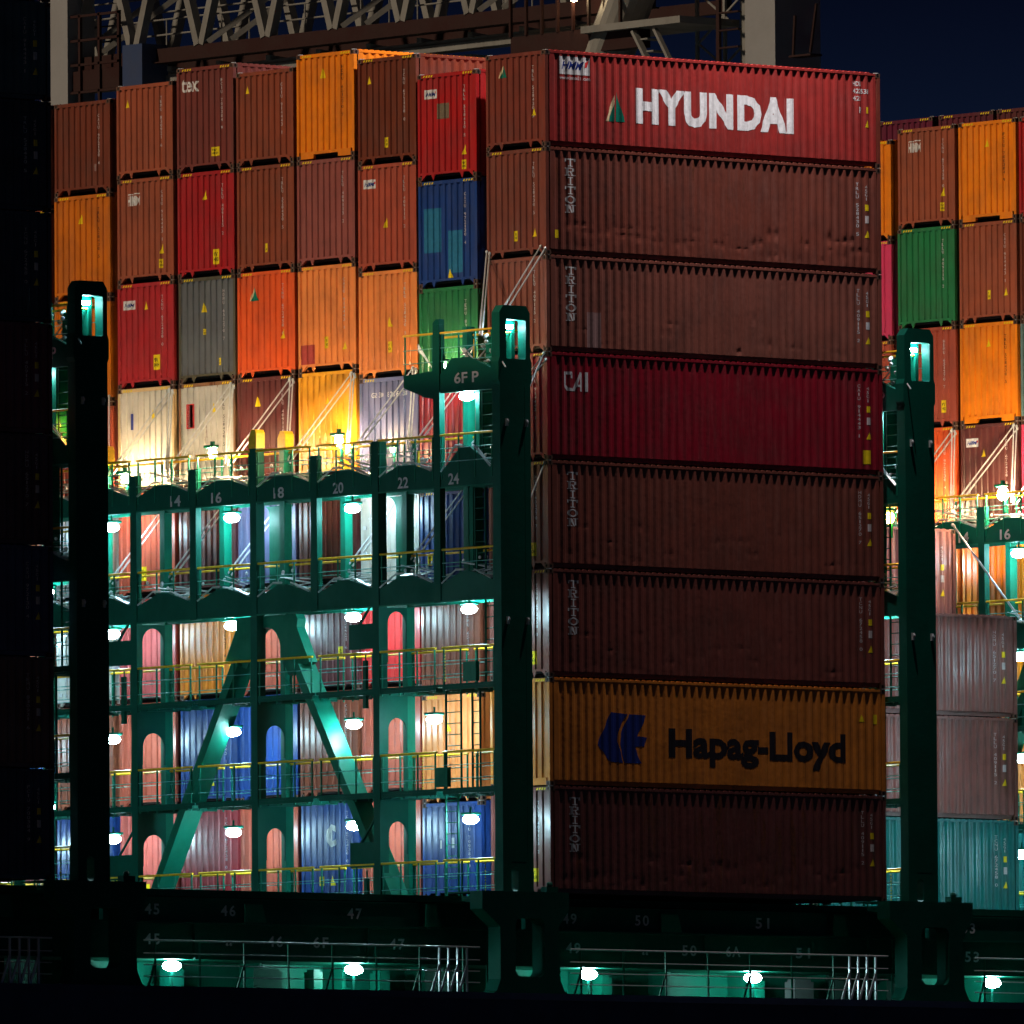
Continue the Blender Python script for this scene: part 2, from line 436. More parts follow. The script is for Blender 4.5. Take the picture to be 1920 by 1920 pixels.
# sticker and lettering sets for the end wall. u from the left as seen, v from the bottom
def tri(w, h): return poly((0, 0), (w, 0), (w*.5, h))
CODES = ['CAIU 914443 1', 'TRLU 528430 5', 'TCNU 672458 0', 'TLLU 409115 2', 'HDMU 651270 7', 'CAXU 972130 4', 'TEMU 830921 6', 'FCIU 700384 9']
def code_mesh(i, h, mat, nm='container_number'):
    s = CODES[i % len(CODES)]
    return drape('code%d%s%s' % (i % len(CODES), h, mat.name), stack_text(s, .068, .088, .022), 1.86, h-.38, 'end', mat, nm)
def hmm_sticker(o, u, v, w=.52, side='end', col=None):
    a = drape('hmmw%s' % w, rect(w, w*.48), u, v, side, WHITE, 'carrier_sticker'); link('carrier_sticker', a, o)
    b = drape('hmml%s' % w, fit(text_polys('HMM', .02, .35), w*.74, w*.22), u+w*.09, v+w*.12, side, NAVY, 'lettering', .005); link('lettering', b, o)
    c = drape('hmmr%s' % w, poly((0, 0), (w*.10, w*.02), (w*.16, w*.16), (w*.03, w*.12)), u+w*.78, v+w*.22, side, REDL, 'emblem', .005); link('emblem', c, o)
def hmm_plain(o, u, v, w=.55):
    link('lettering', drape('hmmp', union((fit(text_polys('HMM', .05), w, w*.5), 0, 0), (rect(w*.42, .03), 0, w*.55), (rect(w*.42, .03), w*.55, w*.58)), u, v, 'end', WHITE, 'lettering'), o)
def emblem(o, u, v, s, side):
    """two leaning triangles: a cream sail behind a teal one"""
    link('emblem', drape('emc%s' % s, poly((0, 0), (s*.50, s*1.15), (s*.50, s*.75), (s*.16, 0)), u, v, side, CREAM, 'emblem', .003), o)
    link('emblem', drape('emt%s' % s, union((poly((0, 0), (s*.56, 0), (s*.06, s*1.3)), s*.56, 0), (poly((0, 0), (s*.30, 0), (s*.32, s*.8)), s*.19, 0)), u, v, side, TEALL, 'emblem', .004), o)

BR, BRD, RB, SAL = (.235, .055, .028), (.150, .034, .017), (.30, .075, .038), (.38, .072, .042)
RED, ORA, LOR, ROR = (.40, .014, .016), (.80, .215, .008), (.82, .25, .065), (.74, .10, .022)
GRY, WHT, YOR, BGR = (.115, .125, .14), (.50, .49, .45), (.85, .36, .02), (.135, .15, .30)
BLU, GRN, MAR, CRI = (.012, .045, .20), (.018, .17, .06), (.105, .026, .026), (.24, .006, .018)
PNK, MAU, TEA, PUR = (.62, .045, .13), (.20, .078, .068), (.0, .13, .125), (.10, .012, .05)
TRI = (.185, .050, .034)
def container(loc, size, col, label, rust=.20, var='g', n_end=8, code=0, codemat=None, door=False, side=False, haz=None, deco=None, group='containers stacked on deck', frame=None, wall=None, lite=False, endcol=None):
    h = HC if size == 'HC' else ST
    o = thing('shipping_container', label, 'container', loc, group)
    c = (*col, 1-rust); fc = (*(frame or col), 1-rust)
    lk = lambda n, k, cc=c, l=(0, 0, 0): link(n, CM[k], o, l, cc)
    if door:
        dl = lk('door_leaf', 'door'+size); link('locking_rod', CM['rod'+size], dl); link('hinge', CM['hinge'+size], dl)
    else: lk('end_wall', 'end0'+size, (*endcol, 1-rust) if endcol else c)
    lk('end_wall', 'end1'+size); lk('side_wall', wall or 'side0'+size); lk('side_wall', 'side1'+size)
    lk('end_frame', 'frame0'+size+var, fc); lk('end_frame', 'frame1'+size+var, fc)
    for s in (0, 1): lk('top_rail', 'top%d%s' % (s, size)); lk('bottom_rail', 'bot%d' % s)
    lk('roof', 'roof'+size); lk('floor', 'floor')
    for x in (.089, L-.089):
        if lite: break
        for y in (.081, W-.081):
            for z in (.059, h-.059): link('corner_casting', CM['cast'], o, (x, y, z))
    for y in (.081, W-.081): link('twistlock', CM['twist'], o, (.089, y, h-.001))
    if side:
        for y in (.081,): link('twistlock', CM['twist'], o, (L-.089, y, h-.001))
    if (haz is None and size == 'HC') or haz: link('hazard_stripes', CM['haz'+size], o)
    if code is not None and not door: link('container_number', code_mesh(code, h, codemat or STENCIL), o)
    rnd = random.Random(hash((round(loc[0]), round(loc[1]), round(loc[2]*3))))
    if deco:
        for it in deco:
            k = it[0]
            if k == 'tri': link('warning_triangle', drape('tri', tri(.20, .27), it[1], it[2], 'end', YLAB, 'warning_triangle'), o)
            elif k == 'lab':
                link('height_label', drape('lab%s' % it[3], rect(it[3], it[4]), it[1], it[2], 'end', YLAB, 'height_label'), o)
                link('lettering', drape('labt%s' % it[3], fit(text_polys("9'6\"\nHIGH", .02), it[3]*.72, it[4]*.6), it[1]+it[3]*.14, it[2]+it[4]*.2, 'end', BLACKL, 'lettering', .005), o)
            elif k == 'hmm': hmm_sticker(o, it[1], it[2])
            elif k == 'hmmp': hmm_plain(o, it[1], it[2])
            elif k == 'emb': emblem(o, it[1], it[2], .32, 'end')
            elif k == 'txt': link('lettering', drape('t'+it[1]+str(it[4]), fit(text_polys(it[1], it[6] if len(it) > 6 else .01), it[4], it[5]), it[2], it[3], 'end', WHITE, 'lettering'), o)
            elif k == 'pat': link('paint_patch', drape('pat%s%s' % (it[3], it[4]), rect(it[3], it[4]), it[1], it[2], 'end', it[5], 'paint_patch', .0015), o)
    return o

ORD = ['topmost', 'second from top', 'third from top', 'fourth from top', 'fifth from top', 'sixth from top', 'seventh from top', 'bottom']
KTH = ['corner', 'first', 'second', 'third', 'fourth', 'fifth', 'sixth', 'seventh', 'eighth']
ROWY = [0, 2.83, 5.35, 7.93, 10.52, 13.06, 15.69, 18.44, 21.05]
A = {
 1: [('HC', RED, 'bright red', dict(code=1, deco=[('hmm', .28, 2.22), ('pat', .80, 1.65, .5, .42, PATCHG), ('tri', 1.82, .62), ('lab', 1.82, .22, .18, .26)])),
     ('HC', BLU, 'dark blue pale-patched', dict(code=5, rust=.3, deco=[('pat', .18, .95, .72, 1.2, PATCHB), ('pat', 1.2, .35, .62, 1.15, PATCHB), ('tri', 1.2, .2)])),
     ('ST', GRN, 'green', dict(code=6)),
     ('HC', CRI, 'crimson', dict(code=2)),
     ('HC', BLU, 'blue', dict(code=3, deco=[('lab', .3, .9, .2, .3)])),
     ('ST', BR, 'brown', dict(code=4)),
     ('HC', LOR, 'pale orange', dict(code=None, deco=[('tri', .95, 1.9)])),
     ('ST', BLU, 'blue', dict(code=7, deco=[('pat', .7, 1.35, .09, .22, WHITE), ('pat', 1.15, 1.35, .16, .28, WHITE)]))],
 2: [('HC', BRD, 'dark brown', dict(code=2, deco=[('tri', .36, 2.2), ('lab', 1.1, .42, .16, .28)])),
     ('HC', SAL, 'salmon red', dict(code=3, deco=[('hmm', .22, 2.25), ('tri', 1.05, 1.15)])),
     ('HC', LOR, 'orange salmon', dict(code=1, codemat=WHITE, deco=[('tri', 1.18, 1.35), ('lab', 1.18, .65, .18, .3)])),
     ('HC', BGR, 'grey-blue', dict(code=None, deco=[('txt', 'G5 30  8 22 61 38', .5, 2.36, 1.5, .14, .02)])),
     ('HC', WHT, 'white door-end', dict(door=True)),
     ('ST', (.62, .03, .03), 'vivid red', dict(code=None, deco=[('tri', .85, 2.0)])),
     ('HC', SAL, 'salmon', dict(code=6)),
     ('HC', SAL, 'salmon', dict(code=5))],
 3: [('HC', ORA, 'bright orange', dict(code=4, codemat=BLACKL, var='t', haz=True, deco=[('tri', 1.0, 2.2)])),
     ('HC', (.27, .075, .065), 'pinkish brown', dict(code=3)),
     ('HC', LOR, 'light orange', dict(code=0, rust=.35, deco=[('pat', .10, .2, .55, .55, PATCHR), ('lab', 1.1, .62, .16, .32), ('tri', 1.85, .55)])),
     ('HC', YOR, 'yellow-orange', dict(code=None, haz=False, deco=[('tri', 1.1, 2.0)])),
     ('HC', MAR, 'dark maroon', dict(code=7, deco=[('pat', .3, 2.3, .28, .16, WHITE)])),
     ('HC', (.14, .03, .035), 'dark purple-brown', dict(code=6, deco=[('hmm', .25, 2.3), ('lab', 1.6, .9, .2, .28)])),
     ('HC', BR, 'brown', dict(code=5, deco=[('hmmp', .5, 2.2)])),
     ('HC', BLU, 'dark blue', dict(code=2, rust=.25, deco=[('txt', 'C', 1.05, 1.55, .36, .62, .05), ('txt', 'L', 1.22, 1.62, .2, .45, .04), ('lab', .75, .5, .16, .26), ('tri', 1.2, .5)]))],
 4: [('ST', BR, 'red-brown', dict(code=0, deco=[('tri', .36, 2.0)])),
     ('HC', BR, 'brown', dict(code=1, deco=[('lab', 1.15, .5, .14, .24)])),
     ('HC', ROR, 'red-orange', dict(code=2, deco=[('emb', .52, 2.1), ('tri', 1.83, 1.0)])),
     ('HC', MAR, 'dark brown', dict(code=3, deco=[('tri', .75, 2.1)])),
     ('HC', BGR, 'grey-blue', dict(code=None)),
     ('HC', SAL, 'salmon brown', dict(code=5, deco=[('lab', .7, .9, .16, .3)])),
     ('HC', BLU, 'blue', dict(code=None, deco=[('lab', .55, 1.9, .12, .25)])),
     ('HC', SAL, 'salmon', dict(code=6))],
 5: [('HC', (.17, .04, .033), 'dark brown', dict(code=7, deco=[('txt', 'tex', .20, 2.22, .72, .36, .02), ('lab', 1.45, .38, .38, .25)])),
     ('HC', (.36, .014, .018), 'crimson red', dict(code=3, deco=[('tri', 1.08, 2.12), ('lab', 1.52, .3, .26, .42)])),
     ('HC', GRY, 'grey', dict(code=4, frame=(.085, .075, .05), deco=[('tri', .98, 1.92), ('lab', 1.05, 1.3, .08, .16), ('lab', 1.68, .42, .13, .2)])),
     ('HC', WHT, 'dirty white', dict(code=1, codemat=BLACKL, rust=.75, frame=(.25, .12, .06), deco=[('pat', .32, 1.65, .3, .68, REDL), ('pat', .35, 1.68, .24, .62, WHITE), ('tri', 1.4, 2.05)])),
     ('HC', (.13, .035, .045), 'dark purple', dict(code=5, deco=[('pat', .55, 2.25, .22, .18, WHITE)])),
     ('HC', ORA, 'orange', dict(code=6, codemat=BLACKL)),
     ('HC', BLU, 'blue', dict(code=0, deco=[('tri', 1.2, .5)])),
     ('HC', (.33, .03, .04), 'red', dict(code=2, deco=[('lab', 1.1, .1, .14, .22), ('tri', 1.9, .1)]))],
 6: [('ST', RB, 'red-brown', dict(code=6, deco=[('tri', .36, 1.98)])),
     ('HC', RB, 'brown', dict(code=0, deco=[('hmmp', .42, 2.15), ('tri', 1.82, .75), ('lab', 1.8, .35, .18, .25)])),
     ('HC', (.40, .022, .028), 'red', dict(code=2, deco=[('hmm', .25, 2.18), ('tri', 1.12, 2.15), ('lab', 1.55, .45, .28, .42)])),
     ('HC', (.60, .57, .50), 'white', dict(code=7, codemat=PALEW, rust=.35, frame=(.60, .42, .22), deco=[('tri', 1.42, 2.02), ('pat', .55, 1.75, .07, .45, NAVY)])),
     ('HC', SAL, 'salmon brown', dict(code=1, codemat=WHITE, deco=[('lab', .95, .45, .2, .4)])),
     ('HC', (.42, .07, .07), 'pale red', dict(code=3, codemat=WHITE)),
     ('HC', SAL, 'salmon', dict(code=4, codemat=WHITE, deco=[('lab', 1.85, .3, .14, .5)])),
     ('HC', (.50, .09, .07), 'salmon red', dict(code=5, deco=[('lab', 1.0, .2, .26, .6)]))],
 7: [('ST', BRD, 'dark brown', dict(code=5, deco=[('pat', 1.75, .62, .08, .2, PATCHL)])),
     ('HC', (.55, .14, .008), 'dark orange', dict(code=1, codemat=BLACKL, deco=[('tri', 1.05, 2.1)])),
     ('HC', (.60, .16, .008), 'orange', dict(code=None)),
     ('HC', SAL, 'salmon red', dict(code=None)),
     ('ST', (.30, .32, .33), 'pale grey', dict(code=None)),
     ('HC', WHT, 'white door-end', dict(door=True)),
     ('HC', RB, 'red-brown', dict(code=2)),
     ('HC', BLU, 'blue', dict(code=None))],
}
for k, tiers in A.items():
    z = .02
    for i in range(len(tiers)-1, -1, -1):
        sz, col, nm, kw = tiers[i]
        lab = '%s container end, %s, %s stack left of corner stack' % (nm, ORD[i], KTH[k])
        container((0.0+random.uniform(-.015, .015), ROWY[k]+random.uniform(-.008, .008), z), sz, col, lab, group='containers with their ends showing left of the corner stack', **kw)
        z += (HC if sz == 'HC' else ST)+GAPZ
z = .02
for i in range(7, -1, -1):
    sz = 'ST' if i in (2, 4) else 'HC'
    container((0, ROWY[8], z), sz, (RB, BR, SAL, WHT, BR, RB, BLU, MAR)[i], 'brown container sliver, %s, beside the dark left edge' % ORD[i], group='containers with their ends showing left of the corner stack', code=None)
    z += (HC if sz == 'HC' else ST)+GAPZ

# ---- the corner stack (eight boxes, side and end showing)
def side_text(o, key, VF, u, v, mat, name='lettering', lift=.004): return link(name, drape(key, VF, u, v, 'side', mat, name, lift), o)
def side_marks(o, h, code, dim=False):
    m = PALEW if not dim else STENCIL
    side_text(o, 'sc%d%s' % (code, h), stack_text(CODES[code], .075, .088, .026), 11.30, h-.42, m, 'container_number')
    side_text(o, 'sct%s' % h, stack_text('45G1', .07, .085, .026), 11.62, h-.48, m)
    side_text(o, 'sl%s' % h, rect(.12, .17), 11.62, h-1.18, YLAB, 'height_label')
    side_text(o, 'ss%s' % h, rect(.13, .20), 11.62, h-1.52, m, 'size_sticker')
    side_text(o, 'st%s' % h, tri(.18, .20), 11.60, h-1.92, YLAB, 'warning_triangle')
TR = slab('TRITON', .36, .215, .035)
def triton(o, h, m=None):
    side_text(o, 'triton%s%s' % (h, m), TR, .72, h-.28, m or PALEW)
def HCz(s): return HC if s == 'HC' else ST
stackA = [('ST', (.34, .032, .029), 'red container with big white lettering and green sail emblem topping the corner stack'),
 ('HC', TRI, 'brown container with vertical white lettering and dented lower side, second from top in corner stack'),
 ('ST', (.225, .072, .052), 'brown container with vertical lettering and pale rectangular patch, third from top in corner stack'),
 ('HC', CRI, 'crimson container with three white letters at its left, fourth from top in corner stack'),
 ('HC', TRI, 'brown container with vertical lettering directly under the crimson one in corner stack'),
 ('HC', (.175, .046, .034), 'brown container with vertical lettering directly above the orange one in corner stack'),
 ('HC', (.62, .20, .025), 'orange container with blue emblem and dark line name, second from bottom in corner stack'),
 ('HC', (.145, .040, .034), 'brown container with vertical lettering at the bottom of the corner stack')]
z = 0.0
for i in range(7, -1, -1):
    sz, col, lab = stackA[i]; h = HCz(sz)
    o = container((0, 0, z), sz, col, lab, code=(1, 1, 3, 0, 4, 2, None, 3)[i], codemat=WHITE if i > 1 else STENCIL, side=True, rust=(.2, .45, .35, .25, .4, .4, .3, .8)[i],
        var='t' if i == 6 else 'g', deco=([('tri', 1.85, .85)] if i == 0 else [('lab', 1.1, .42, .16, .28), ('tri', 1.85, .5)] if i == 1 else [('lab', 1.65, .35, .24, .36)] if i in (4, 5, 7) else []),
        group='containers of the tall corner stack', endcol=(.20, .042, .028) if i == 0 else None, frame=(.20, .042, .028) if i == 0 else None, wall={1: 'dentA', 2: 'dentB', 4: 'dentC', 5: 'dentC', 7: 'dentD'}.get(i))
    if i == 0:
        emblem(o, .52, 1.95, .30, 'end')
        emblem(o, 2.18, .78, .62, 'side')
        side_text(o, 'hyundai', fit(text_polys('HYUNDAI', .060, 0, 1.14), 5.75, .98), 3.28, .76, flat_mat('bright_white_lettering', (.88, .90, .95), .5))
        a = drape('hmmside', rect(1.1, .48), .52, h-.62, 'side', WHITE, 'carrier_sticker'); link('carrier_sticker', a, o)
        side_text(o, 'hmmst', fit(text_polys('HMM', .03, .4), .80, .22), .60, h-.48, NAVY, lift=.006)
        side_text(o, 'hmmsr', poly((0, 0), (.12, .03), (.18, .2), (.02, .14)), 1.42, h-.42, REDL, 'emblem', .006)
        side_text(o, 'www', fit(text_polys('www.hmm21.com', .01), 1.1, .10), .53, h-.76, WHITE)
        side_text(o, 'hdu', fit(text_polys('HDU', .02), .28, .13), 11.22, h-.38, WHITE)
        side_text(o, 'hdn', fit(text_polys('427538', .02), .56, .13), 11.22, h-.58, WHITE)
        side_text(o, 'hd4', fit(text_polys('421', .02), .28, .13), 11.22, h-.78, WHITE)
        side_text(o, 'hdp', fit(text_polys('P', .03), .09, .17), 11.42, h-1.12, WHITE)
        side_text(o, 'hdl', rect(.10, .18), 11.68, h-1.12, YLAB, 'height_label')
        side_text(o, 'hdt', tri(.16, .20), 11.64, h-1.50, YLAB, 'warning_triangle')
    elif i == 3:
        V, F = union((poly((.30, 0), (.12, 0), (0, .12), (0, .52), (.08, .52), (.08, .16), (.16, .08), (.30, .08)), 0, 0), (rect(.24, .08), .06, .44), (rect(.07, .12), .23, .34),
                     (poly((0, 0), (.09, 0), (.34, .52), (.25, .52)), .30, 0), (rect(.07, .52), .58, 0), (rect(.14, .06), .44, .12), (rect(.12, .52), .74, 0))
        side_text(o, 'cai', (V, F), .62, h-1.02, PALEW); side_marks(o, h, 0, True); side_text(o, 'cail', rect(.30, .38), 11.45, .3, YLAB, 'height_label')
    elif i == 6:
        side_text(o, 'hapag', fit(text_polys('Hapag-Lloyd', .040), 6.45, 1.02), 4.30, .62, BLACKL)
        e = union((poly((0, .36), (.25, .02), (.52, 0), (.40, .42), (.41, .60), (.45, .72), (.60, .97), (.27, 1)), 0, 0),
                  (poly((.55, 0), (.88, 0), (.74, .33), (.93, .34), (1.0, .52), (.80, .54), (.98, .96), (.64, .97), (.47, .60), (.45, .36)), 0, 0))
        side_text(o, 'hle', fit(e, 1.80, 1.36), 1.72, .66, NAVY, 'emblem')
        side_text(o, 'hlt', tri(.17, .2), 11.25, h-.9, YLAB, 'warning_triangle'); side_text(o, 'hll', rect(.15, .26), 11.75, h-.95, YLAB, 'height_label')
    else:
        triton(o, h, WHITE if i < 3 else None); side_marks(o, h, (0, 1, 3, 0, 4, 2, 0, 3)[i], i > 3)
        if i == 1: side_text(o, 'lab2', rect(.16, .22), .32, .45, YLAB, 'height_label')
        if i == 2: side_text(o, 'pch', rect(.50, .95), 1.45, .16, PATCHL, 'paint_patch', .0015)
    z += h+GAPZ+.005

# ---- the black unlit stack at the left edge of the picture
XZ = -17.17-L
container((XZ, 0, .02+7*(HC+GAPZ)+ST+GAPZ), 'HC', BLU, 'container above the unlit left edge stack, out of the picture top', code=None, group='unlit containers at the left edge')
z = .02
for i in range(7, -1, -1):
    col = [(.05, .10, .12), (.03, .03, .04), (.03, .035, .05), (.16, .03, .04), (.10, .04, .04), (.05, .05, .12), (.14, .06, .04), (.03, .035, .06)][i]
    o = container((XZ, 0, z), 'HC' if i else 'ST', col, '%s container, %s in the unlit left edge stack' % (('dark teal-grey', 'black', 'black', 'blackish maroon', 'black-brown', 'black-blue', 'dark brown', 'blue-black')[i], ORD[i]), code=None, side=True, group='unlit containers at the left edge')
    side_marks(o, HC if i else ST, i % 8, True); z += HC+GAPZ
# the rest of that bay, behind the dark stack: these boxes keep the mast light off the bridge
for k in range(1, 11):
    for i in range(9):
        container((XZ, ROWY[k] if k < 9 else ROWY[8]+2.56*(k-8), .02+(HC+GAPZ)*i), 'HC', (BR, MAR, BLU, ORA)[(k*3+i) % 4], 'container in the stacks hidden behind the unlit left edge stack', code=None, haz=False, lite=True, group='hidden containers behind the left edge stack')
# ---- bay beyond the right pillar: sides of the low stacks
z = .02
for i, (sz, col, nm) in enumerate([('HC', TEA, 'teal container with white letter L, bottom of the low stack right of the right pillar'), ('HC', MAU, 'mauve brown container directly above the teal one right of the right pillar'), ('HC', MAU, 'mauve brown container on top of the low stack right of the right pillar')]):
    o = container((14.68, 10.52, z), sz, col, nm, code=None, side=True, group='containers of the low stacks right of the right pillar')
    side_marks(o, HC, i+2)
    if i == 0: side_text(o, 'bigL', union((rect(.16, 1.0), .1, 0), (rect(.34, .10), 0, 0), (rect(.28, .08), .04, .92), (rect(.2, .1), .3, 0), (rect(.07, .26), .44, 0)), 6.55, 1.25, WHITE); side_text(o, 'redline', rect(.55, .06), 6.5, .95, PATCHR, 'paint_stripe')
    z += HC+GAPZ
z = .02
for i in range(4):
    o = container((14.68, 13.06, z), 'HC' if i else 'ST', (.30, .12, .11), 'pinkish brown container, %s of the stack just behind the low mauve stack' % ('bottom', 'second from bottom', 'third from bottom', 'topmost')[i], code=None, side=True, group='containers of the low stacks right of the right pillar')
    side_marks(o, HC if i else ST, i+1); z += (HC if i else ST)+GAPZ
# ---- far bay on the right: ends showing
XD = 29.36
D = {4: [RED, BRD, (.12, .2, .2), PNK, ORA, BR, ORA, BLU], 5: [ORA, RB, ORA, MAR, ORA, ORA, LOR, TEA], 6: [RB, GRN, SAL, ROR, LOR, BR, MAU, BLU], 7: [ORA, PNK, SAL, ORA, SAL, MAU, RB, WHT], 8: [BR, PUR, SAL, ORA, BR, RB, BLU, RED]}
DN = {RED: 'red', BRD: 'dark brown', PNK: 'pink', ORA: 'orange', BR: 'brown', BLU: 'blue', RB: 'red-brown', MAR: 'maroon', LOR: 'pale orange', TEA: 'teal', GRN: 'green', SAL: 'salmon brown', ROR: 'red-orange', MAU: 'mauve', WHT: 'white', PUR: 'purple', (.12, .2, .2): 'grey-green'}
DK = {4: 'fifth', 5: 'fourth', 6: 'third', 7: 'second', 8: 'first'}
for k, cols in D.items():
    z = .02 if k != 7 else -.25
    for i in range(7, -1, -1):
        deco = {(6, 0): [('hmmp', .42, 2.2), ('tri', 1.82, .85), ('lab', 1.8, .42, .18, .25)], (5, 0): [('tri', 1.1, 2.15)], (5, 2): [('tri', 1.1, 2.2)], (5, 1): [('lab', 1.15, .65, .16, .26), ('tri', 1.85, .72)],
                (6, 2): [('lab', 1.8, .4, .2, .36)], (5, 3): [('hmm', .22, 2.25), ('tri', .85, 1.95)], (6, 3): [('tri', 1.8, .7)]}.get((k, i), [])
        container((XD+random.uniform(-.02, .02), ROWY[k], z), 'HC', cols[i], '%s container end, %s, far right %s stack from corner stack' % (DN[cols[i]], ORD[i], DK[k]), code=(k*3+i), codemat=BLACKL if cols[i] == ORA else STENCIL, var='t' if (k == 5 and i in (0, 2)) else 'g', deco=deco, group='container ends beyond the right pillar')
        z += HC+GAPZ
# ---- stacks further aft whose tops rise behind
for j, y in enumerate((27.3, 29.9, 32.5, 35.1)):
    for i in range(2):
        container((44.04, y+(.12 if j > 1 else 0), 25.50-HC*(i+1)-.02*i), 'HC', (MAR, (.11, .02, .03), (.12, .012, .035), PUR)[j], '%s container behind far right stacks, %s, %s' % (('dark brown', 'dark maroon', 'dark crimson', 'dark purple')[j], ('rightmost', 'second from right', 'third from right', 'leftmost')[j], ('topmost', 'under the topmost')[i]), code=None, group='unlit container tops behind the far right stacks')
# deck cargo under those tops
for y in (27.3, 29.9, 32.5, 35.1):
    for i in range(6):
        pass

# ================================================================== lashing bridges
XF, XB = -2.03, -.95
CY = [2.22+2.565*k for k in range(9)]     # columns
YE = CY[-1]+.1
def haunch(yc, hw, z0, z1, r=.45, n=5):
    """column web with rounded haunches at its top and foot"""
    pts = []
    def arc(cy, cz, a0, a1):
        for i in range(n+1):
            a = a0+(a1-a0)*i/n; pts.append((cy+r*math.cos(a), cz+r*math.sin(a)))
    pts.append((yc-hw-r, z1)); arc(yc-hw-r, z1-r, math.pi/2, 0); arc(yc-hw-r, z0+r, 0, -math.pi/2)
    arc(yc+hw+r, z0+r, -math.pi/2, -math.pi); arc(yc+hw+r, z1-r, math.pi, math.pi/2)
    return pts
def railing(parent, x, y0, y1, z, posts=None, top=YEL, h=1.08):
    pitch = .85 if x < -1.5 else 1.7
    """one run of handrail along Y"""
    mb = MB().mat(top); mb.tube((x, y0, z+h), (x, y1, z+h), .031, 8)
    mb.mat(GREEN2)
    for q in (.36, .72): mb.tube((x, y0, z+q), (x, y1, z+q), .013, 6)
    mb.mat(GREEN); n = max(1, int(round((y1-y0)/pitch)))
    for i in range(n+1):
        y = y0+.06+(y1-y0-.12)*i/n; mb.box(x-.008, x+.028, y-.018, y+.018, z-.12, z+h-.02)
    mb.obj('railing', parent)
def lamp(parent, loc, mat=LAMPC, a=.27, nm='floodlight', warm=False):
    x, y, z = loc
    mb = MB().mat(mat); mb.ball((0, 0, 0), .17, a, .125, 14, 8); g = link('lamp_glass', mb.mesh('lamp_glass'), None)
    mb = MB().mat(GREEN); mb.box(-.18, .18, -a*.8, a*.8, .125, .19); mb.tube((0, 0, .19), (0, 0, .34), .03)
    h = link(nm, mb.mesh(nm), parent, loc); g.parent = h; return h
def ladder(parent, x, y, z0, z1, w=.42, mat=GREEN_SHADE):
    mb = MB().mat(mat); mb.box(x-.025, x+.025, y, y+.035, z0, z1); mb.box(x-.025, x+.025, y+w, y+w+.035, z0, z1)
    z = z0+.25
    while z < z1-.1: mb.tube((x, y+.02, z), (x, y+w+.02, z), .014, 6); z += .30
    return mb.obj('ladder', parent)
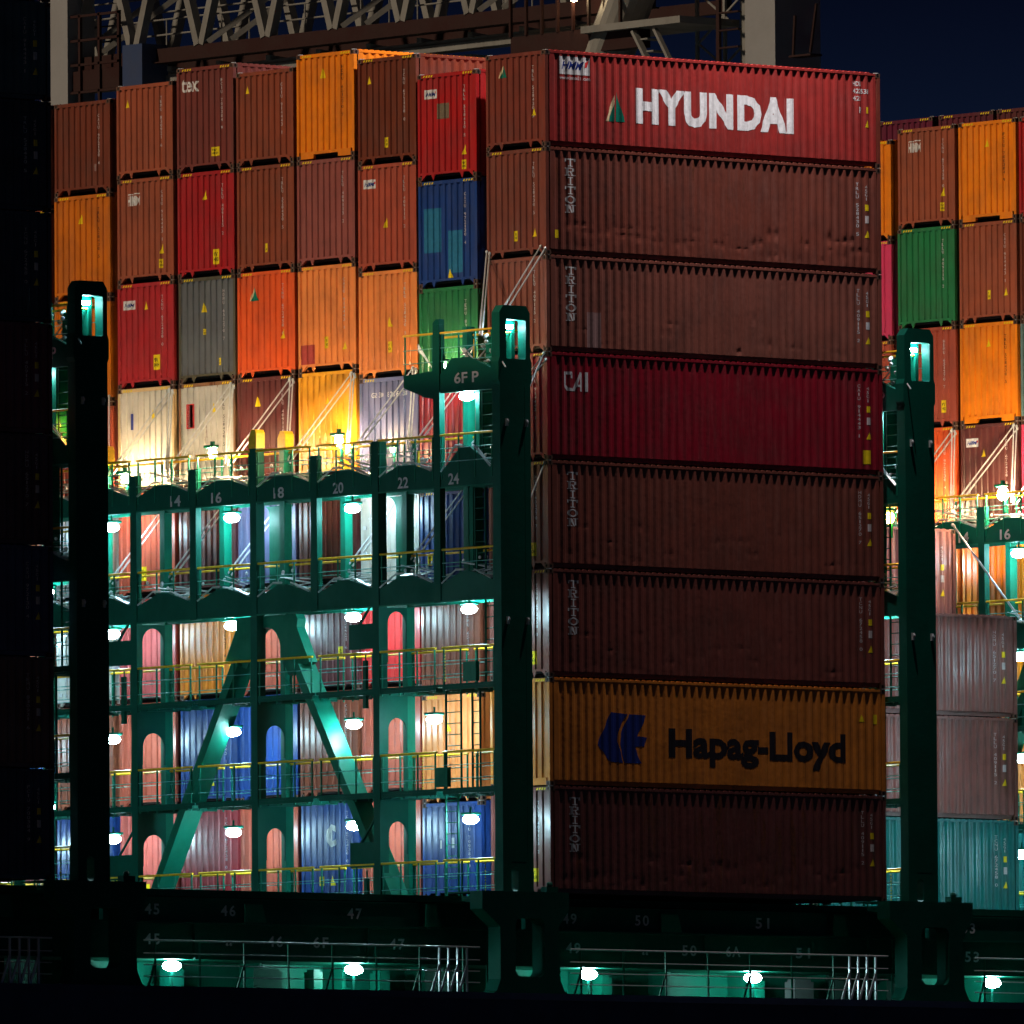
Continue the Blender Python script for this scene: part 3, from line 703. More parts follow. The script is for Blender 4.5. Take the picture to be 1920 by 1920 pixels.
def build_bridge(label):
    T = thing('lashing_bridge', label, 'lashing bridge', (XF, -.4, 0), 'lashing bridges across the deck')
    O = bpy.data.objects.new('x', None); 
    P = T; inv = Vector((-XF, .4, 0))
    class PB(MB):
        pass
    # --- outboard pillar, opening in its head and a slot at its foot
    def rr_(x0, x1, z0, z1, r, n=4):
        pts = []
        for cx, cz, a0 in ((x1-r, z1-r, 0), (x0+r, z1-r, 90), (x0+r, z0+r, 180), (x1-r, z0+r, 270)):
            for i in range(n+1):
                a = R(a0+90*i/n); pts.append((cx+r*math.cos(a), cz+r*math.sin(a)))
        return pts
    outer = [(XF, -.02), (XB, -.02), (XB, 13.62), (XB+.05, 13.72), (XB+.05, 14.22), (XB, 14.35), (XB, 15.55), (XB-.14, 15.74), (XF+.14, 15.74), (XF, 15.55), (XF, 14.35), (XF-.05, 14.22), (XF-.05, 13.72), (XF, 13.62)]
    outer = outer[::-1]
    mb = MB().mat(HULL if False else GREEN_SHADE)
    mb.plate([outer, rr_(-1.80, -1.10, 14.3, 15.36, .05), rr_(-1.74, -1.48, .02, .66, .12, 6)], 'Y', -.40, -.08)
    # seam and weld line
    mb.box(-1.16, -1.145, -.404, -.40, .9, 13.6)
    mb.box(-1.72, -1.2, -.404, -.40, .82, .835)
    pl = mb.obj('outboard_pillar', P)
    for z in (12.61, 7.3):
        for x in (-1.83, -1.13):
            mb = MB().mat(GALV); mb.box(x-.03, x+.03, -.47, -.40, z-.12, z+.08); mb.ball((x, -.48, z), .04, .04, .06, 8, 6); mb.obj('cleat', pl)
    mb = MB().mat(LAMPC); mb.box(-1.62, -1.22, -.02, .06, 15.15, 15.24); g = mb.obj('lamp_glass', P)
    mb = MB().mat(GREEN); mb.box(-1.70, -1.40, .25, .55, 14.15, 14.95); mb.box(-1.22, -1.10, .05, .6, 14.15, 15.5); mb.obj('locker', P)
    mb = MB().mat(YEL); mb.tube((-1.75, .1, 15.05), (-1.15, .1, 15.05), .03); mb.tube((-1.45, .1, 14.12), (-1.45, .1, 15.05), .025); mb.obj('guard_rail', P)
    # --- columns
    tops = [15.35, 12.35, 12.1, 12.93, 12.0, 11.95, 12.93, 12.0, 11.95]
    for k, y in enumerate(CY):
        thick = k in (1, 3, 6); wx = .30 if thick else .19
        zb0 = -.3 if k % 2 else 7.86
        mb = MB().mat(GREEN_SHADE); mb.box(XF, XF+wx, y-.13, y+.13, zb0, tops[k]-(.5 if k in (3, 6) else 0)); mb.obj('column', P)
        if k == 0:
            mb = MB().mat(GREEN_SHADE); mb.prism([(y-.13, 15.352), (y+.13, 15.352), (y+.13, 15.40), (y, 15.5), (y-.13, 15.5)], 'X', XF, XF+wx); mb.obj('column_cap', P)
        if k in (3, 6):
            for xx in (XF, XB-.05):
                mb = MB().mat(YEL)
                y0, y1 = y-.16, y+.16
                mb.prism([(y0, 12.43), (y1, 12.43), (y1, 12.75), (y+.05, 12.95), (y-.1, 12.95), (y0, 12.85)], 'X', xx-.005, xx+wx+.005); mb.obj('column_cap', P)
        # back column
        t = tops[k] if k in (0,) else 11.4
        if k in (3, 6): t = 12.43
        mb = MB().mat(GREEN); mb.box(XB-.05, XB+.22, y-.10, y+.10, zb0, t); mb.obj('column', P)
        # wide haunched webs of the back row between the two beams
        if k in (1, 3):
            mb = MB().mat(GREEN); mb.prism(haunch(y+.45, .42 if k == 3 else .22, 8.45, 10.94, .22 if k == 3 else .34), 'X', XB+.23, XB+.27); mb.obj('web_plate', P)
        # portal plates joining front and back column, each with an arched opening
        if k % 2:
            xa0, xa1 = XF+wx+.001, XB-.051; xc = (xa0+xa1)/2; hw = (xa1-xa0)/2-.04
            for zt, drop, rad in ((5.5, .62, hw), (2.7, .62, hw), (7.88, .12, hw)):
                arch = [(xc+hw*math.cos(math.pi*i/12), zt-drop-hw*1.0+hw*math.sin(math.pi*i/12)*1.0) for i in range(13)]
                pts = [(xa0, zt-1.5), (xa0, zt-.02), (xa1, zt-.02), (xa1, zt-1.5)]+[(xc+hw, zt-1.5)]+arch+[(xc-hw, zt-1.5)]
                mb = MB().mat(GREEN_SHADE); mb.plate([pts], 'Y', y-.10, y-.06); mb.obj('arch_plate', P)
    # --- number beam and second beam, gabled between columns
    ys = [-.08]+CY
    for i in range(len(CY)):
        y0 = ys[i]+(.13 if i else .0)+.001; y1 = ys[i+1]-.131; ym = (y0+y1)/2
        for zb, zt, pk in ((10.95, 11.38, 11.66), (7.88, 8.38, 8.66)):
            if zb > 9 and i == 0: pk = 12.0
            mb = MB().mat(GREEN_SHADE)
            mb.prism([(y0, zb), (y1, zb), (y1, zt-.04), (ym+.28, pk), (ym-.12, pk), (y0, zt)], 'X', XF+.03, XF+.16); bm_ = mb.obj('cross_beam', P)
            mb = MB().mat(GREEN); mb.box(XF+.161, XB+.15, y0-.1, y1+.1, zb+.12, zb+.17); mb.box(XB-.02, XB+.10, y0, y1, zb, zb+.119); mb.box(XF-.0, XF+.028, y0, y1, zb-.02, zb+.02); mb.obj('walkway_plate', P)
            # rods and turnbuckles stowed on the gable
            mb = MB().mat(GALV)
            mb.tube((XF, y1-.05, zt+.0), (XF, ym+.45, pk+.06), .022); mb.tube((XF, ym+.45, pk+.06), (XF, ym+.1, pk+.05), .03)
            mb.tube((XF, ym-.3, pk+.04), (XF, y0+.1, zt+.05), .022); mb.tube((XF+.08, ym-.3, pk+.04), (XF+.08, y0+.15, zt+.08), .018)
            rs = random.Random(i*7+int(zb))
            for q in range(7):
                a = y0+rs.uniform(.1, .9); b = y1-rs.uniform(.05, .9); zz = zt+rs.uniform(.12, .42); 
                mb.tube((XF+.25+.09*q, a, zz), (XF+.25+.09*q, b, zz+rs.uniform(-.25, .3)), rs.choice((.014, .018, .026)), 6)
            for q in range(10):
                a = y0+rs.uniform(.1, 2.1); zz = zt+rs.uniform(.15, .7); mb.ball((XF+rs.uniform(.2, .8), a, zz), .035, .05, .05, 6, 5)
            mb.obj('stowed_lashing_gear', P)
        # lower walkways
        for zb, zt in ((5.50, 5.66), (2.70, 2.86), (-.22, -.06)):
            if zb < 0 and i == 0: pass
            mb = MB().mat(GREEN_SHADE); mb.box(XF+.03, XB+.10, y0-.1, y1+.1, zb+.09, zt); mb.box(XF+.03, XF+.10, y0, y1, zb, zb+.088)
            for q in range(4): mb.box(XF+.101, XB+.09, y0+.3+q*.55, y0+.36+q*.55, zb-.04, zb+.088)
            mb.obj('walkway', P)
        rr2 = [(11.28, XF+.02), (11.28, XB+.12), (8.2, XF+.06), (8.2, XB+.12), (5.56, XF+.04), (5.56, XB+.10), (2.76, XF+.04), (2.76, XB+.10), (-.16, XF+.04), (-.16, XB+.10)]
        for zz, xx in rr2: railing(P, xx, y0, y1, zz)
    # --- A-frame in the middle plane
    xa = -1.64
    def an(i, n=14):
        a = math.pi*i/n; return (9.66-.60*math.cos(a)*-1, 6.86+.68*math.sin(a))
    mb = MB().mat(GREEN)
    mb.plate([[(10.95, 7.86), (8.42, 7.86), (8.34, 7.72), (8.38, 7.50), (7.86, 6.53), (8.74, 6.20), (9.06, 6.75)]+[an(i) for i in range(14, -1, -1)]+[(10.50, 6.45), (11.42, 6.70), (10.97, 7.50)]], 'X', xa-.15, xa+.15)
    mb.obj('brace_head', P)
    mb = MB().mat(GREEN); mb.bar((xa, 10.81, 6.64), (xa, 14.71, -.1), .26, .62, (1, 0, 0)); mb.obj('diagonal_brace', P)
    mb = MB().mat(GREEN); mb.bar((xa, 8.25, 6.42), (xa, 4.34, -.1), .26, .62, (1, 0, 0)); mb.obj('diagonal_brace', P)
    # --- enclosure plates beside the thick columns
    for k in (1, 5):
        for z in (6.75, .85):
            y = CY[k]; mb = MB().mat(GREEN_SHADE); mb.box(XF+.02, XF+.07, y+.131, y+1.15, z, z+.68); mb.bar((XF+.045, y+.7, z+.68), (XF+.045, y+.14, z+1.3), .05, .05); mb.obj('guard_plate', P)
            mb = MB().mat(GREEN_SHADE); mb.box(XF+.1, XF+.2, y+.55, y+.68, z-1.6, z-.3); mb.tube((XF+.15, y+.6, z-.3), (XF+.15, y+.6, z-.05), .02); mb.obj('winch_post', P)
    # ladders, boxes
    ladder(P, XF+.25, 1.55, 2.86, 5.55, .62); ladder(P, XF+.45, 1.0, 2.86, 5.55, .32); ladder(P, XF+.3, .15, 5.66, 8.1, .42, GREEN_SHADE); ladder(P, XF+.3, .55, 8.3, 10.9, .42); ladder(P, XF+.3, 1.75, -.1, 2.75, .5, GREEN); ladder(P, XF+.35, .25, 11.4, 14.0, .45, GREEN_SHADE)
    for y, z in ((.55, 5.70), (1.75, 2.90)):
        mb = MB().mat(GREEN); mb.box(XF-.10, XF+.03, y, y+.52, z, z+.52); mb.box(XF-.104, XF-.10, y+.2, y+.3, z+.28, z+.36); c = mb.obj('junction_box', P)
    # hanging chains
    mb = MB().mat(YLAB)
    for y, z in ((1.95, 5.75), (2.9, 2.9), (.35, .0)):
        for q in range(11): mb.ball((XF+.02, y, z+q*.085), .014, .02, .03, 6, 4)
    mb.obj('chain', P)
    # --- top outboard platform
    mb = MB().mat(GREEN_SHADE)
    y0, y1 = -.07, CY[0]-.131
    mb.prism([(y0, 13.5), (y1, 13.5), (y1, 14.0), (1.6, 14.42), (.9, 14.42), (y0, 14.05)], 'X', XF+.03, XF+.16); mb.obj('platform_beam', P)
    mb = MB().mat(GREEN_SHADE); mb.prism([(CY[0]+.131, 13.35), (CY[0]+.5, 13.42), (3.6, 13.72), (3.6, 14.05), (CY[0]+.131, 14.12)], 'X', XF+.03, XF+.16)
    mb.box(XF+.161, XB+.2, y0, 3.6, 13.93, 13.98); mb.obj('platform_deck', P)
    for a, b in ((y0, y1), (CY[0]+.14, 3.62)):
        railing(P, XF+.05, a, b, 14.0, h=1.12); railing(P, XB+.15, a, b, 14.0, h=1.12)
    mb = MB().mat(GALV); rs = random.Random(3)
    for q in range(26): mb.ball((XF+rs.uniform(.1, .7), rs.uniform(.25, .75), 14.15+q*.034), .05, .07, .055, 7, 5)
    for q in range(14):
        a = rs.uniform(0, 1.7); mb.tube((XF+rs.uniform(.0, .6), a, 14.1+rs.uniform(0, .7)), (XF+rs.uniform(0, .6), a+rs.uniform(.25, .9)*rs.choice((1, 1, -1)), 14.2+rs.uniform(-.3, .8)), .02, 6)
    for q in range(6): mb.tube((XF+.1+.05*q, .1, 13.9-.02*q), (XF+.1, 1.0, 14.5), .013, 6)
    for q in range(5): mb.tube((XF+.3, 2.7+.1*q, 14.2+.1*q), (XF+.3, 3.3, 14.9-.05*q), .016, 6)
    mb.obj('stowed_lashing_gear', P)
    mb = MB().mat(YEL); mb.box(XF+.2, XF+.26, .85, .90, 14.1, 14.9); mb.box(XF+.1, XF+.16, 12.3-9.2, 3.14, 11.5, 12.0); mb.obj('stowed_bars', P)
    mb = MB().mat(GREEN); mb.box(XF+.3, XB, .95, 1.5, -.1, 13.5) if False else mb.box(XB-.6, XB+.2, 1.0, 1.16, 11.4, 13.9); mb.box(XB-.62, XB+.22, .98, 1.18, 12.0, 12.06); mb.box(XB-.55, XB-.2, 1.35, 1.5, 8.4, 10.95); mb.obj('pipe_trunk', P)
    # --- lamps
    for y in (.98, 6.22, 11.33, 16.5, 21.6):
        for z in (10.74, 7.78, 4.87, 2.12):
            if y < 2 and z > 10: continue
            yy = y+ (1.47 if (y < 2 and 4 < z < 5) else 0)+(.42 if y < 2 else 0)
            lamp(P, (-1.30, yy+.36, z-.09))
    lamp(P, (-1.62, 1.42, 13.40))
    # children were modelled in world metres: bring them into the thing's frame
    for ch in T.children: ch.location = Vector(ch.location)+inv
    return T
B = {}
B[2] = build_bridge('green steel lashing bridge numbered 14 to 24 in the middle of the picture')
for j, (dx, lab) in {1: (-14.68, 'green lashing bridge behind the dark pillar at the left edge'), 3: (14.68, 'green lashing bridge seen in the slit right of the corner stack'), 4: (29.36, 'green lashing bridge with numbers 14 and 16 at the far right')}.items():
    c = copy_tree(B[2]); c.location.x += dx; c['label'] = lab; B[j] = c
# the lamps of the leftmost bridge are switched low
LAMPL = emit_mat('low_lamp_glass', (.58, .88, 1.0), 95)
low = None
for ch in B[1].children:
    if ch.name.startswith('floodlight'):
        for g in ch.children:
            if low is None:
                low = g.data.copy(); low.materials.clear(); low.materials.append(LAMPL)
            g.data = low
# numbers on the beams
def beam_text(bridge, txt, yc, z, h=.30, w=None, mat=STENCIL):
    V, F = text_polys(txt, .02); V, F = fit((V, F), w or .21*len(txt)+.02*(len(txt)-1), h)
    mid = max(v[0] for v in V)/2
    mb = MB().mat(mat); mb.add([(XF+.026, yc+mid-x, z+y) for x, y in V], F)
    me = mb.mesh('bay_number'); o = link('bay_number', me, bridge, (-XF, .4, 0)); return o
for b in (2, 4, 3, 1):
    for i, t in enumerate(('24', '22', '20', '18', '16', '14', '12')):
        beam_text(B[b], t, (1.55, 3.65, 6.35, 8.85, 11.5, 13.25, 16.4)[i], 11.02)
beam_text(B[2], '6F P', 1.0, 13.72, .30, 1.0)
beam_text(B[1], 'CAP', .85, 13.72, .32, .82)
beam_text(B[3], 'AP', .72, 13.72, .32, .55)
# ---- warm floodlights on top of the bridges
def warm(bridge, loc, name='floodlight', mat=LAMPW, s=.13, hood=True):
    mb = MB().mat(mat); mb.ball((0, 0, 0), s*.8, s, s, 12, 8); g = link('lamp_glass', mb.mesh('lamp_glass'), None)
    mb = MB().mat(GREEN); mb.box(-.16, .05, -.2, .2, s+.02, s+.09); mb.box(-.05, .05, -.04, .04, s+.091, s+.2) if hood else None; mb.tube((.08, 0, -.55), (.08, 0, s+.02), .03)
    h = link(name, mb.mesh(name), bridge, Vector(loc)+Vector((-XF, .4, 0))); g.parent = h
    return h
warm(B[2], (-1.75, 11.95, 12.42))
warm(B[2], (-.78, 16.9, 12.0), s=.135)
warm(B[2], (-.95, 7.55, 12.55))
warm(B[4], (-1.75, 11.85, 12.35), s=.19)
warm(B[4], (-.85, 16.6, 12.25))
warm(B[3], (-.45, 2.0, 10.70), mat=LAMPA, s=.16)
warm(B[3], (-.45, 2.4, 12.2), mat=LAMPA, s=.12)
warm(B[1], (-1.28, .5, 12.0), mat=LAMPA, s=.10)
warm(B[2], (-.72, 3.45, 14.35), s=.10)
warm(B[2], (-.70, 5.6, 12.2), s=.05)

# ================================================================== lashing rods
def rod_pair(p, q, label, sep=.11, two=True, group='lashing rods crossing in front of the stacks'):
    p = Vector(p); q = Vector(q); T = thing('lashing_rod', label, 'lashing rod', q, group)
    s = Vector((0, sep, sep*.4)) if two else Vector((0, 0, 0))
    for sg in ((-1, 1) if two else (0,)):
        a = p-q+s*sg; b = s*sg*.8
        mb = MB().mat(GALV); mb.tube(a, b+(a-b)*.30, .021, 6); mb.ball(a, .04, .04, .05, 8, 6); mb.obj('rod', T)
        mb = MB().mat(GALV); mb.tube(b+(a-b)*.30, b, .028, 6); mb.obj('turnbuckle', T)
for lv, (zt, zbz, nm) in enumerate(((14.45, 12.15, 'above the numbered beam'), (11.45, 9.15, 'below the numbered beam'))):
    for k in range(0, 7):
        yc = CY[k]
        for j, (yt, side) in enumerate(((ROWY[k+1]+.1 if k+1 <= 8 else yc+.5, 'right'), (ROWY[k]+.12, 'left'))):
            pass
        ya = ROWY[k+1]+.10         # right casting of the box to the left
        yb = ROWY[k]+.10           # right casting of the box to the right
        if lv == 0 or k in (1, 2, 4, 5, 6):
            rod_pair((-.03, ya, zt), (XB+.1, yc-.05, zbz), 'thin lashing rods %s, rising left from column %s of the bridge' % (nm, ('one', 'two', 'three', 'four', 'five', 'six', 'seven')[k]), .06, lv == 0)
            rod_pair((-.03, yb, zt-.05), (XB+.1, yc-.15, zbz), 'double lashing rods %s, rising right from column %s of the bridge' % (nm, ('one', 'two', 'three', 'four', 'five', 'six', 'seven')[k]), .09, True)
rod_pair((-.03, 2.35, 17.4), (XF+.3, .72, 15.0), 'pair of bright lashing rods rising left from the middle pillar head', .06)
rod_pair((-.03, .10, 17.4), (XF+.45, .25, 15.3), 'pair of bright lashing rods rising right from the middle pillar head', .09)
rod_pair((-.03, .1, 14.55), (XB+.1, 0, 13.2), 'single lashing rod right of the middle pillar under the crimson container', .0, False)
rod_pair((-.03, .1, 11.6), (XB+.1, 0, 10.2), 'single lashing rod right of the middle pillar, below the crimson container', .0, False)
for k in (4, 5, 6):
    yc = CY[k]
    rod_pair((XD-.03, ROWY[k+1]+.1, 14.45), (XD+XB+.1, yc-.05, 12.15), 'thin lashing rods at the far right rising left from column %s' % ('five', 'six', 'seven')[k-4], .06)
    rod_pair((XD-.03, ROWY[k]+.1, 14.4), (XD+XB+.1, yc-.15, 12.15), 'double lashing rods at the far right rising right from column %s' % ('five', 'six', 'seven')[k-4], .09)
rod_pair((14.68+L+.03, 13.2, 11.5), (14.68+L+.9, 11.2, 8.6), 'long bright lashing rod slanting down right below number 14 at the far right', .03)

# ================================================================== ship's side, coaming, pedestals
mb = MB().mat(HULL); mb.box(-120, 120, -1.1, 50, -17.6, -2.78); mb.box(-120, 120, -1.16, -1.10, -2.9, -2.72)
mb.mat(GREEN).box(-60, 60, -1.09, 3.0, -2.779, -2.77)  # green deck strip added to bounce lamp light up onto the coaming
tagm(mb.obj('ship_hull'), 'black hull side of the container ship along the bottom of the picture', 'ship hull')
mb = MB().mat(GREEN_SHADE); mb.box(-60, 60, .62, .70, -1.93, -1.0); mb.box(-60, 60, .50, .70, -1.0, -.94)
for i in range(-38, 40):
    if i % 4 == 0: mb.box(i*1.5, i*1.5+.04, .52, .62, -1.93, -1.0)
co_ = thing('hatch_coaming', 'long dark green hatch coaming with painted frame numbers under the stacks', 'hatch coaming', (0, .62, -1.9))
def rel(o, T): o.parent = T; o.location = -Vector(T.location); return o
rel(mb.obj('side_plate'), co_)
for X0 in (-29.36, -14.68, 0, 14.68, 29.36):
    mb = MB().mat(GREEN_SHADE); mb.box(X0-.3, X0+10.6, .70, .86, -.94, -.34); mb.box(X0-.3, X0+10.6, .66, .90, -.34, -.30)
    rel(mb.obj('upper_plate'), co_)
    mb = MB().mat(GREEN); mb.prism([(X0+10.6, -.94), (X0+11.15, -.94), (X0+11.0, -.36), (X0+10.65, -.36)], 'Y', .42, .46); mb.box(X0+10.55, X0+11.2, .45, .70, -.938, -.925) ; rel(mb.obj('bracket'), co_); mb = MB().mat(GREEN); mb.prism([(X0+4.4, -.93), (X0+5.15, -.93), (X0+5.0, -.45), (X0+4.4, -.45)], 'Y', .50, .53); rel(mb.obj('bracket'), co_)
    mb = MB().mat(GREEN); mb.box(X0+10.6, X0+14.36, 1.6, 1.66, -.93, -.25); mb.box(X0+10.6, X0+14.36, 1.2, 1.66, -.25, -.20); rel(mb.obj('recess_plate'), co_)
    # hatch cover behind
    mb = MB().mat(GREEN_SHADE); mb.box(X0+.05, X0+12.3, .9, 46, -.26, -.08); tagm(mb.obj('hatch_cover'), 'flat green hatch cover carrying the %s bay of containers' % {-29.36: 'leftmost', -14.68: 'empty', 0: 'central', 14.68: 'low right', 29.36: 'far right'}[X0], 'hatch cover')
def hull_text(txt, x, z, w, h, y, mat=STENCIL):
    V, F = fit(text_polys(txt, .02, 0, 1.25), w, h); mb = MB().mat(mat); mb.add([(x-w/2+a, y, z+b) for a, b in V], F); rel(mb.obj('frame_number'), co_)
for t, x in (('45', -13.31), ('46', -10.70), ('47', -6.32), ('49', 1.27), ('50', 3.87), ('51', 8.24), ('53', 15.85)): hull_text(t, x, -.77, .50, .29, .694, WHITE)
for t, x in (('45', -13.38), ('\u201c', -10.75), ('46', -9.15), ('6F', -7.57), ('47', -4.91), ('49', 1.32), ('\u201c', 3.9), ('50', 5.5), ('6A', 7.09), ('51', 9.64), ('53', 15.9)):
    hull_text(t, x, -1.56, .52 if len(t) > 1 else .22, .29 if len(t) > 1 else .1, .612, WHITE)
# passage behind, lit
mb = MB().mat(GREEN); mb.box(-60, 60, 3.0, 3.1, -2.78, -.3); mb.box(-60, 60, .71, 3.0, -1.93, -1.88)
for i in range(-20, 20):
    mb.box(i*2.9+.3, i*2.9+.42, 2.2, 3.0, -2.78, -1.93)
tagm(mb.obj('passage_bulkhead'), 'green bulkhead of the lit side passage above the hull', 'bulkhead')
T0 = None
kinds = ['left', 'middle', 'right', 'far right']
for j, X0 in enumerate((-14.68, 0, 14.68, 29.36)):
    P = thing('pillar_pedestal', 'dark Y-shaped pedestal with oval opening under the %s pillar' % kinds[j], 'pedestal', (X0-1.5, -.6, -2.75), 'pedestals carrying the outboard pillars')
    def rr3(x0, x1, z0, z1, r, n=5):
        pts = []
        for cx, cz, a0 in ((x1-r, z1-r, 0), (x0+r, z1-r, 90), (x0+r, z0+r, 180), (x1-r, z0+r, 270)):
            for i in range(n+1):
                a = R(a0+90*i/n); pts.append((cx+r*math.cos(a), cz+r*math.sin(a)))
        return pts
    out_ = [(-3.25, -.04), (-.18, -.04), (-.18, -.48), (-.56, -.95), (-.50, -2.35), (-.35, -2.65), (-.15, -2.77), (-2.95, -2.77), (-2.75, -2.65), (-2.62, -2.35), (-2.62, -.95), (-3.25, -.48)][::-1]
    mb = MB().mat(GREEN_SHADE)
    mb.plate([[(x+X0, z) for x, z in out_], [(x+X0, z) for x, z in rr3(-2.08, -1.06, -2.27, -.70, .2)]], 'Y', -.95, -.45)
    mb.box(X0-3.25, X0-.18, -.949, .45, -.038, .0)
    rel(mb.obj('pedestal_plate'), P)
    lad = ladder(P, X0-1.75, .1, -2.7, -.3, .5, GREEN); lad.location = -Vector(P.location)
    mb = MB().mat(GREEN)
    for q in range(6): mb.tube((X0-2.05, -.2, -2.3+.27*q), (X0-1.55, -.2, -2.3+.27*q), .018, 6)
    mb.tube((X0-1.6, -.2, -2.6), (X0-1.6, -.2, -.6), .03); rel(mb.obj('rung'), P)
    mb = MB().mat(GREEN_SHADE); mb.box(X0-.6, X0+.1, -.5, .3, .001, .03) if False else mb.box(X0-.95+.2, X0-.35, -.7, -.46, .001, .16); mb.ball((X0-.55, -.58, .22), .09, .09, .08, 8, 6); rel(mb.obj('twistlock_foot'), P)
# rails along the ship's side
for j, (xa_, xb_) in enumerate(((-29.5, -18.1), (-15.0, -3.4), (-.2, 11.3), (14.5, 26))):
    Tn = thing('deck_railing', 'pale pipe railing along the hull top %s' % ('at the left edge', 'between the left and middle pedestals', 'under the corner stack', 'at the right edge')[j], 'railing', (xa_, -1.0, -2.75), 'railings along the ship side')
    mb = MB().mat(GALV)
    for z, r_ in ((-1.52, .024), (-1.86, .014), (-2.16, .014), (-2.46, .014)): mb.tube((xa_, -1.0, z), (xb_, -1.0, z), r_, 8)
    rel(mb.obj('rail'), Tn)
    x = xa_+.4; q = 0
    while x < xb_:
        mb = MB().mat(GREEN); mb.box(x-.025, x+.025, -1.0, -.96, -2.78, -1.53)
        if q % 2 == 0: mb.bar((x, -.98, -2.1), (x-.25, -.98, -2.77), .03, .05)
        rel(mb.obj('stanchion'), Tn); x += 1.52; q += 1
    if j in (0, 1, 2):
        for q in range(4):
            xx = xb_-.5-.32*q; mb = MB().mat(GALV); mb.bar((xx+.02, -1.03, -2.0), (xx-.28, -1.03, -2.77), .04, .06); mb.box(xx, xx+.05, -1.05, -1.0, -2.77, -1.55); rel(mb.obj('stanchion'), Tn)
# deck lamps and fittings in the passage
for j, x in enumerate((-13.77, -7.48, .82, 6.77, 15.63)):
    T_ = thing('deck_floodlight', 'white deck lamp %s' % ('nearest the left pedestal', 'left of the middle pedestal', 'right of the middle pedestal', 'under the numbers 6A', 'at the far right by the rail')[j], 'lamp', (x+1.42, 1.05, -2.10), 'deck lamps above the hull')
    mb = MB().mat(LAMPD if j < 4 else LAMPD); mb.ball((0, 0, 0), .30, .16, .14, 14, 8); mb.obj('lamp_glass', T_)
    mb = MB().mat(GREEN_SHADE); mb.tube((0, 0, -.12), (0, 0, -.70), .035); mb.obj('lamp_post', T_)
for j, (x, w_, m_) in enumerate(((-15.0, .7, GREEN), (-11.9, .5, GREEN_SHADE), (-9.0, 1.0, GREEN), (-6.9, .3, GREEN), (-4.6, .35, GREEN), (3.3, .35, GREEN), (8.9, .3, GREEN), (10.3, .7, CRW), (13.7, .4, GREEN))):
    mb = MB().mat(m_); mb.box(x, x+w_, 1.7, 2.1, -2.78, -2.15); mb.box(x+.05, x+w_-.05, 1.75, 2.05, -2.149, -2.08)
    tagm(mb.obj('deck_locker'), 'box locker in the lit side passage, %s from left' % ('first', 'second', 'third', 'fourth', 'fifth', 'sixth', 'seventh', 'eighth', 'ninth')[j], 'locker', 'lockers in the side passage')
struct(MB().mat(WATER).box(-1500, 1500, -1500, 400, -19.0, -17.6).obj('water'))

# ================================================================== quay crane behind the ship
CX = 48.0
cr = thing('quay_crane', 'grey and red quay crane with lattice boom reaching over the ship', 'crane', (CX, 58, -10))
def part(mb, name): return rel(mb.obj(name), cr)
mb = MB().mat(CRR); mb.box(CX, CX+.25, 50, 110, 30.38, 30.84); mb.box(CX-.15, CX+.4, 50, 110, 30.36, 30.40); part(mb, 'boom_chord')
mb = MB().mat(CRR); mb.box(CX+3.2, CX+3.45, 50, 110, 30.38, 30.80); part(mb, 'boom_chord')
mb = MB().mat(CRW); mb.box(CX+.5, CX+3.0, 52, 95, 30.05, 30.15)
for q in range(18): mb.bar((CX+.3, 54+q*2.5, 30.2), (CX+3.2, 55.2+q*2.5, 30.2), .16, .16)
mb.box(CX+.4, CX+.6, 50, 95, 29.78, 30.0); part(mb, 'trolley_runway')
for pl_, xx, rr_ in ((0, CX+.12, .15), (1, CX+3.3, .13)):
    for q in range(12):
        y = 58.68+3.36*q-(0 if pl_ == 0 else 1.2)
        mb = MB().mat(CRW); mb.bar((xx, y-.10, 30.84), (xx, y-1.55, 35.2), .26, .30, (1, 0, 0)); mb.bar((xx, y+.10, 30.84), (xx, y+1.55, 35.2), .26, .30, (1, 0, 0)); part(mb, 'truss_diagonal')
        if q % 2 == 0:
            mb = MB().mat(CRW); mb.bar((CX+.12, y-.3, 30.9), (CX+3.3, y-2.6, 33.8), .16, .18); part(mb, 'cross_brace')
mb = MB().mat(CRW)
for z in (31.45, 31.95): mb.tube((CX+1.2, 57, z+.0), (CX+1.2, 84, z), .03, 6)
for q in range(20): mb.tube((CX+1.2, 57+q*1.4, 30.9), (CX+1.2, 57+q*1.4, 31.97), .03, 6)
for z in (32.4, 32.9): mb.tube((CX+2.6, 57, z), (CX+2.6, 84, z), .03, 6)
part(mb, 'boom_walkway_rail')
mb = MB().mat(CRW); mb.box(CX+1.0, CX+1.9, 56, 84, 30.86, 30.92); part(mb, 'boom_walkway')
mb = MB().mat(CRR)
for y in (75.6, 76.6, 77.6):
    mb.box(CX-.5, CX-.4, y, y+.1, 28.6, 32.2)
for z in (28.7, 29.6, 30.5, 31.3, 32.1): mb.box(CX-.5, CX-.4, 75.6, 78.2, z, z+.08)
mb.box(CX-.4, CX+.6, 75.6, 79.8, 29.7, 30.35); mb.box(CX-.45, CX+.8, 74.6, 79.6, 28.5, 28.62); part(mb, 'service_cage')
mb = MB().mat(HULL); mb.box(CX-.6, CX+.5, 74.3, 75.3, 28.6, 31.0); part(mb, 'trolley_motor')
mb = MB().mat(CRW); mb.box(CX+1, CX+3, 69.5, 73.8, 28.6, 29.5); mb.box(CX+1.2, CX+3, 60, 69, 29.2, 29.7); part(mb, 'trolley_house')
mb = MB().mat(CRR); mb.box(CX+.6, CX+.9, 60.5, 70.5, 28.3, 29.0); mb.box(CX-1.2, CX-.7, 49.2, 55.3, 29.0, 29.75); mb.box(CX-1.1, CX-.8, 49.2, 56.3, 28.1, 28.35)
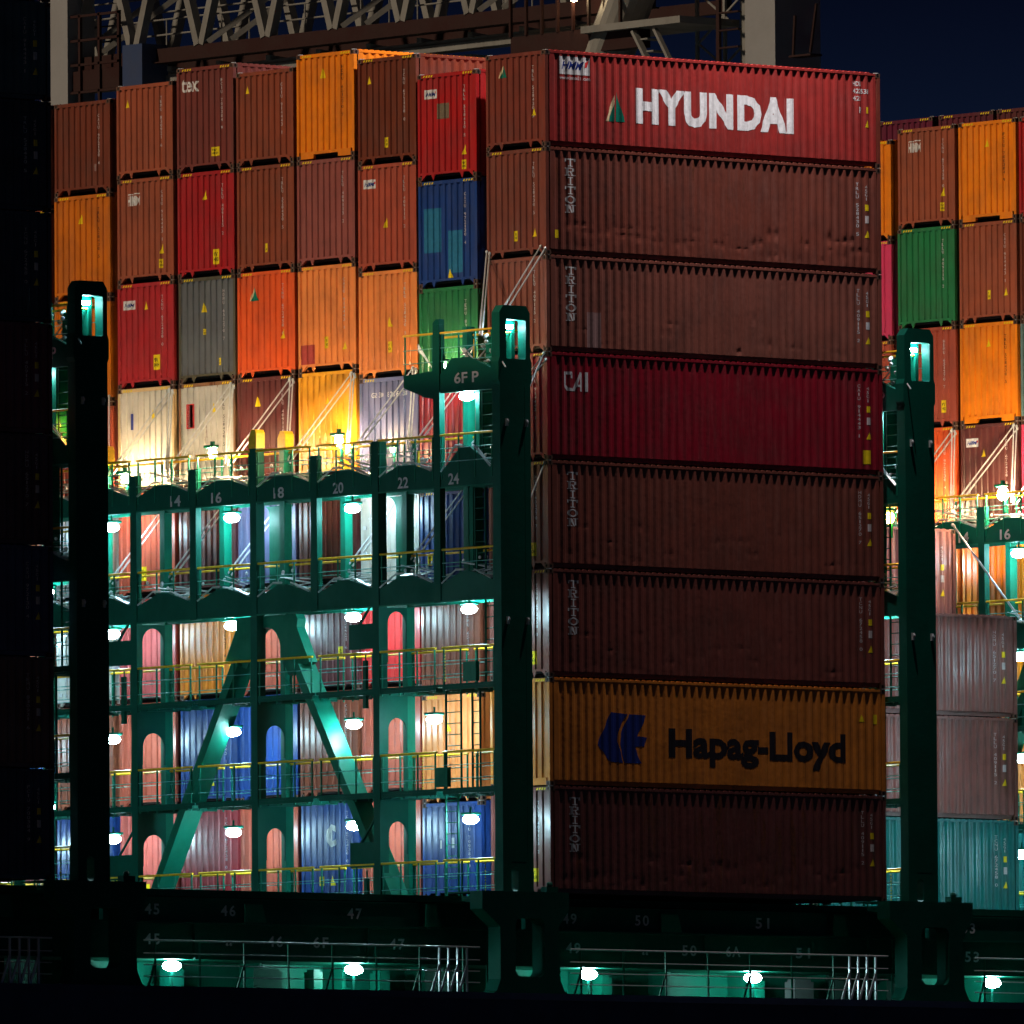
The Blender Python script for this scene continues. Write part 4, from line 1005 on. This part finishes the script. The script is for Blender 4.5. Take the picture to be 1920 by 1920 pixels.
for q in range(8): mb.box(CX-1.25, CX-1.15, 50+q*.75, 50.08+q*.75, 29.75, 31.2)
part(mb, 'red_platform')
mb = MB().mat(CRG); mb.box(CX-.6, CX+.55, 78.12, 79.5, -12, 60); part(mb, 'crane_leg')
mb = MB().mat(CRG); mb.box(CX-.3, CX+1.6, 43.8, 45.2, -12, 60); mb.mat(CRW).box(CX+.4, CX+2.0, 45.2, 46.2, -12, 60); part(mb, 'crane_leg')
mb = MB().mat(CRW); mb.tube((CX-.5, 53.1, 26.0), (CX-.5, 48.2, 34.5), .78, 20); part(mb, 'raking_leg')
mb = MB().mat(CRW); mb.box(CX-1.5, CX+1, 46.9, 51.6, 29.58, 29.80); part(mb, 'leg_platform')
mb = MB().mat(CRW)
mb.bar((CX-1.3, 49.3, 29.5), (CX-1.3, 46.2, 25.0), .10, .22, (1, 0, 0)); mb.bar((CX-1.3, 48.3, 29.5), (CX-1.3, 45.6, 25.5), .10, .16, (1, 0, 0)); mb.bar((CX-.6, 50.0, 29.5), (CX-.6, 47.2, 25.0), .10, .2, (1, 0, 0))
for q in range(12): mb.box(CX-1.25, CX-.65, 49.0-q*.27-.28, 49.0-q*.27+.05, 29.2-q*.4, 29.25-q*.4)
part(mb, 'stairway')
mb = MB().mat(CRW)
for y in (46.5, 47.6, 48.9):
    mb.box(CX+1.0, CX+1.1, y, y+.1, 25, 36)
for q in range(6):
    mb.bar((CX+1.05, 46.5, 26+q*1.6), (CX+1.05, 48.9, 27.6+q*1.6), .05, .06); mb.bar((CX+1.05, 48.9, 26+q*1.6), (CX+1.05, 46.5, 27.6+q*1.6), .05, .06)
part(mb, 'lattice_tower')
mb = MB().mat(CRR); mb.box(CX-.4, CX-.3, 46.3, 46.45, 25, 36)
for q in range(14): mb.box(CX-.5, CX-.35, 45.3, 46.3, 26+q*.55, 26.05+q*.55)
part(mb, 'cable_ladder')
mb = MB().mat(CRR); mb.box(CX-.2, CX+.5, 41.8, 43.4, 30.3, 30.4); mb.tube((CX, 43.3, 28.3), (CX, 43.2, 29.6), .05); mb.tube((CX, 42.5, 28.4), (CX, 42.2, 29.9), .05); mb.box(CX-.1, CX+.4, 42.4, 43.4, 28.3, 28.36); mb.mat(CRW).box(CX+.2, CX+.6, 30, 43.4, 30.75, 31.3); part(mb, 'service_basket')
LAMPK = emit_mat('crane_lamp_glass', (1.0, .72, .38), 120)
lp = MB().mat(LAMPK); lp.ball((CX-1.4, 52.02, 30.74), .12, .14, .12, 10, 6); part(lp, 'crane_lamp')
mb = MB().mat(flat_mat('blue_paint', (.02, .03, .12))); mb.box(CX+6, CX+8.5, 62.0, 66.9, 28.9, 29.6); tagm(mb.obj('blue_container_roof'), 'dark blue box edge under the crane boom behind the orange container', 'container')
struct(MB().mat(QUAY).box(-1500, 1500, 52, 1500, -17.5, -12.0).obj('quay'))
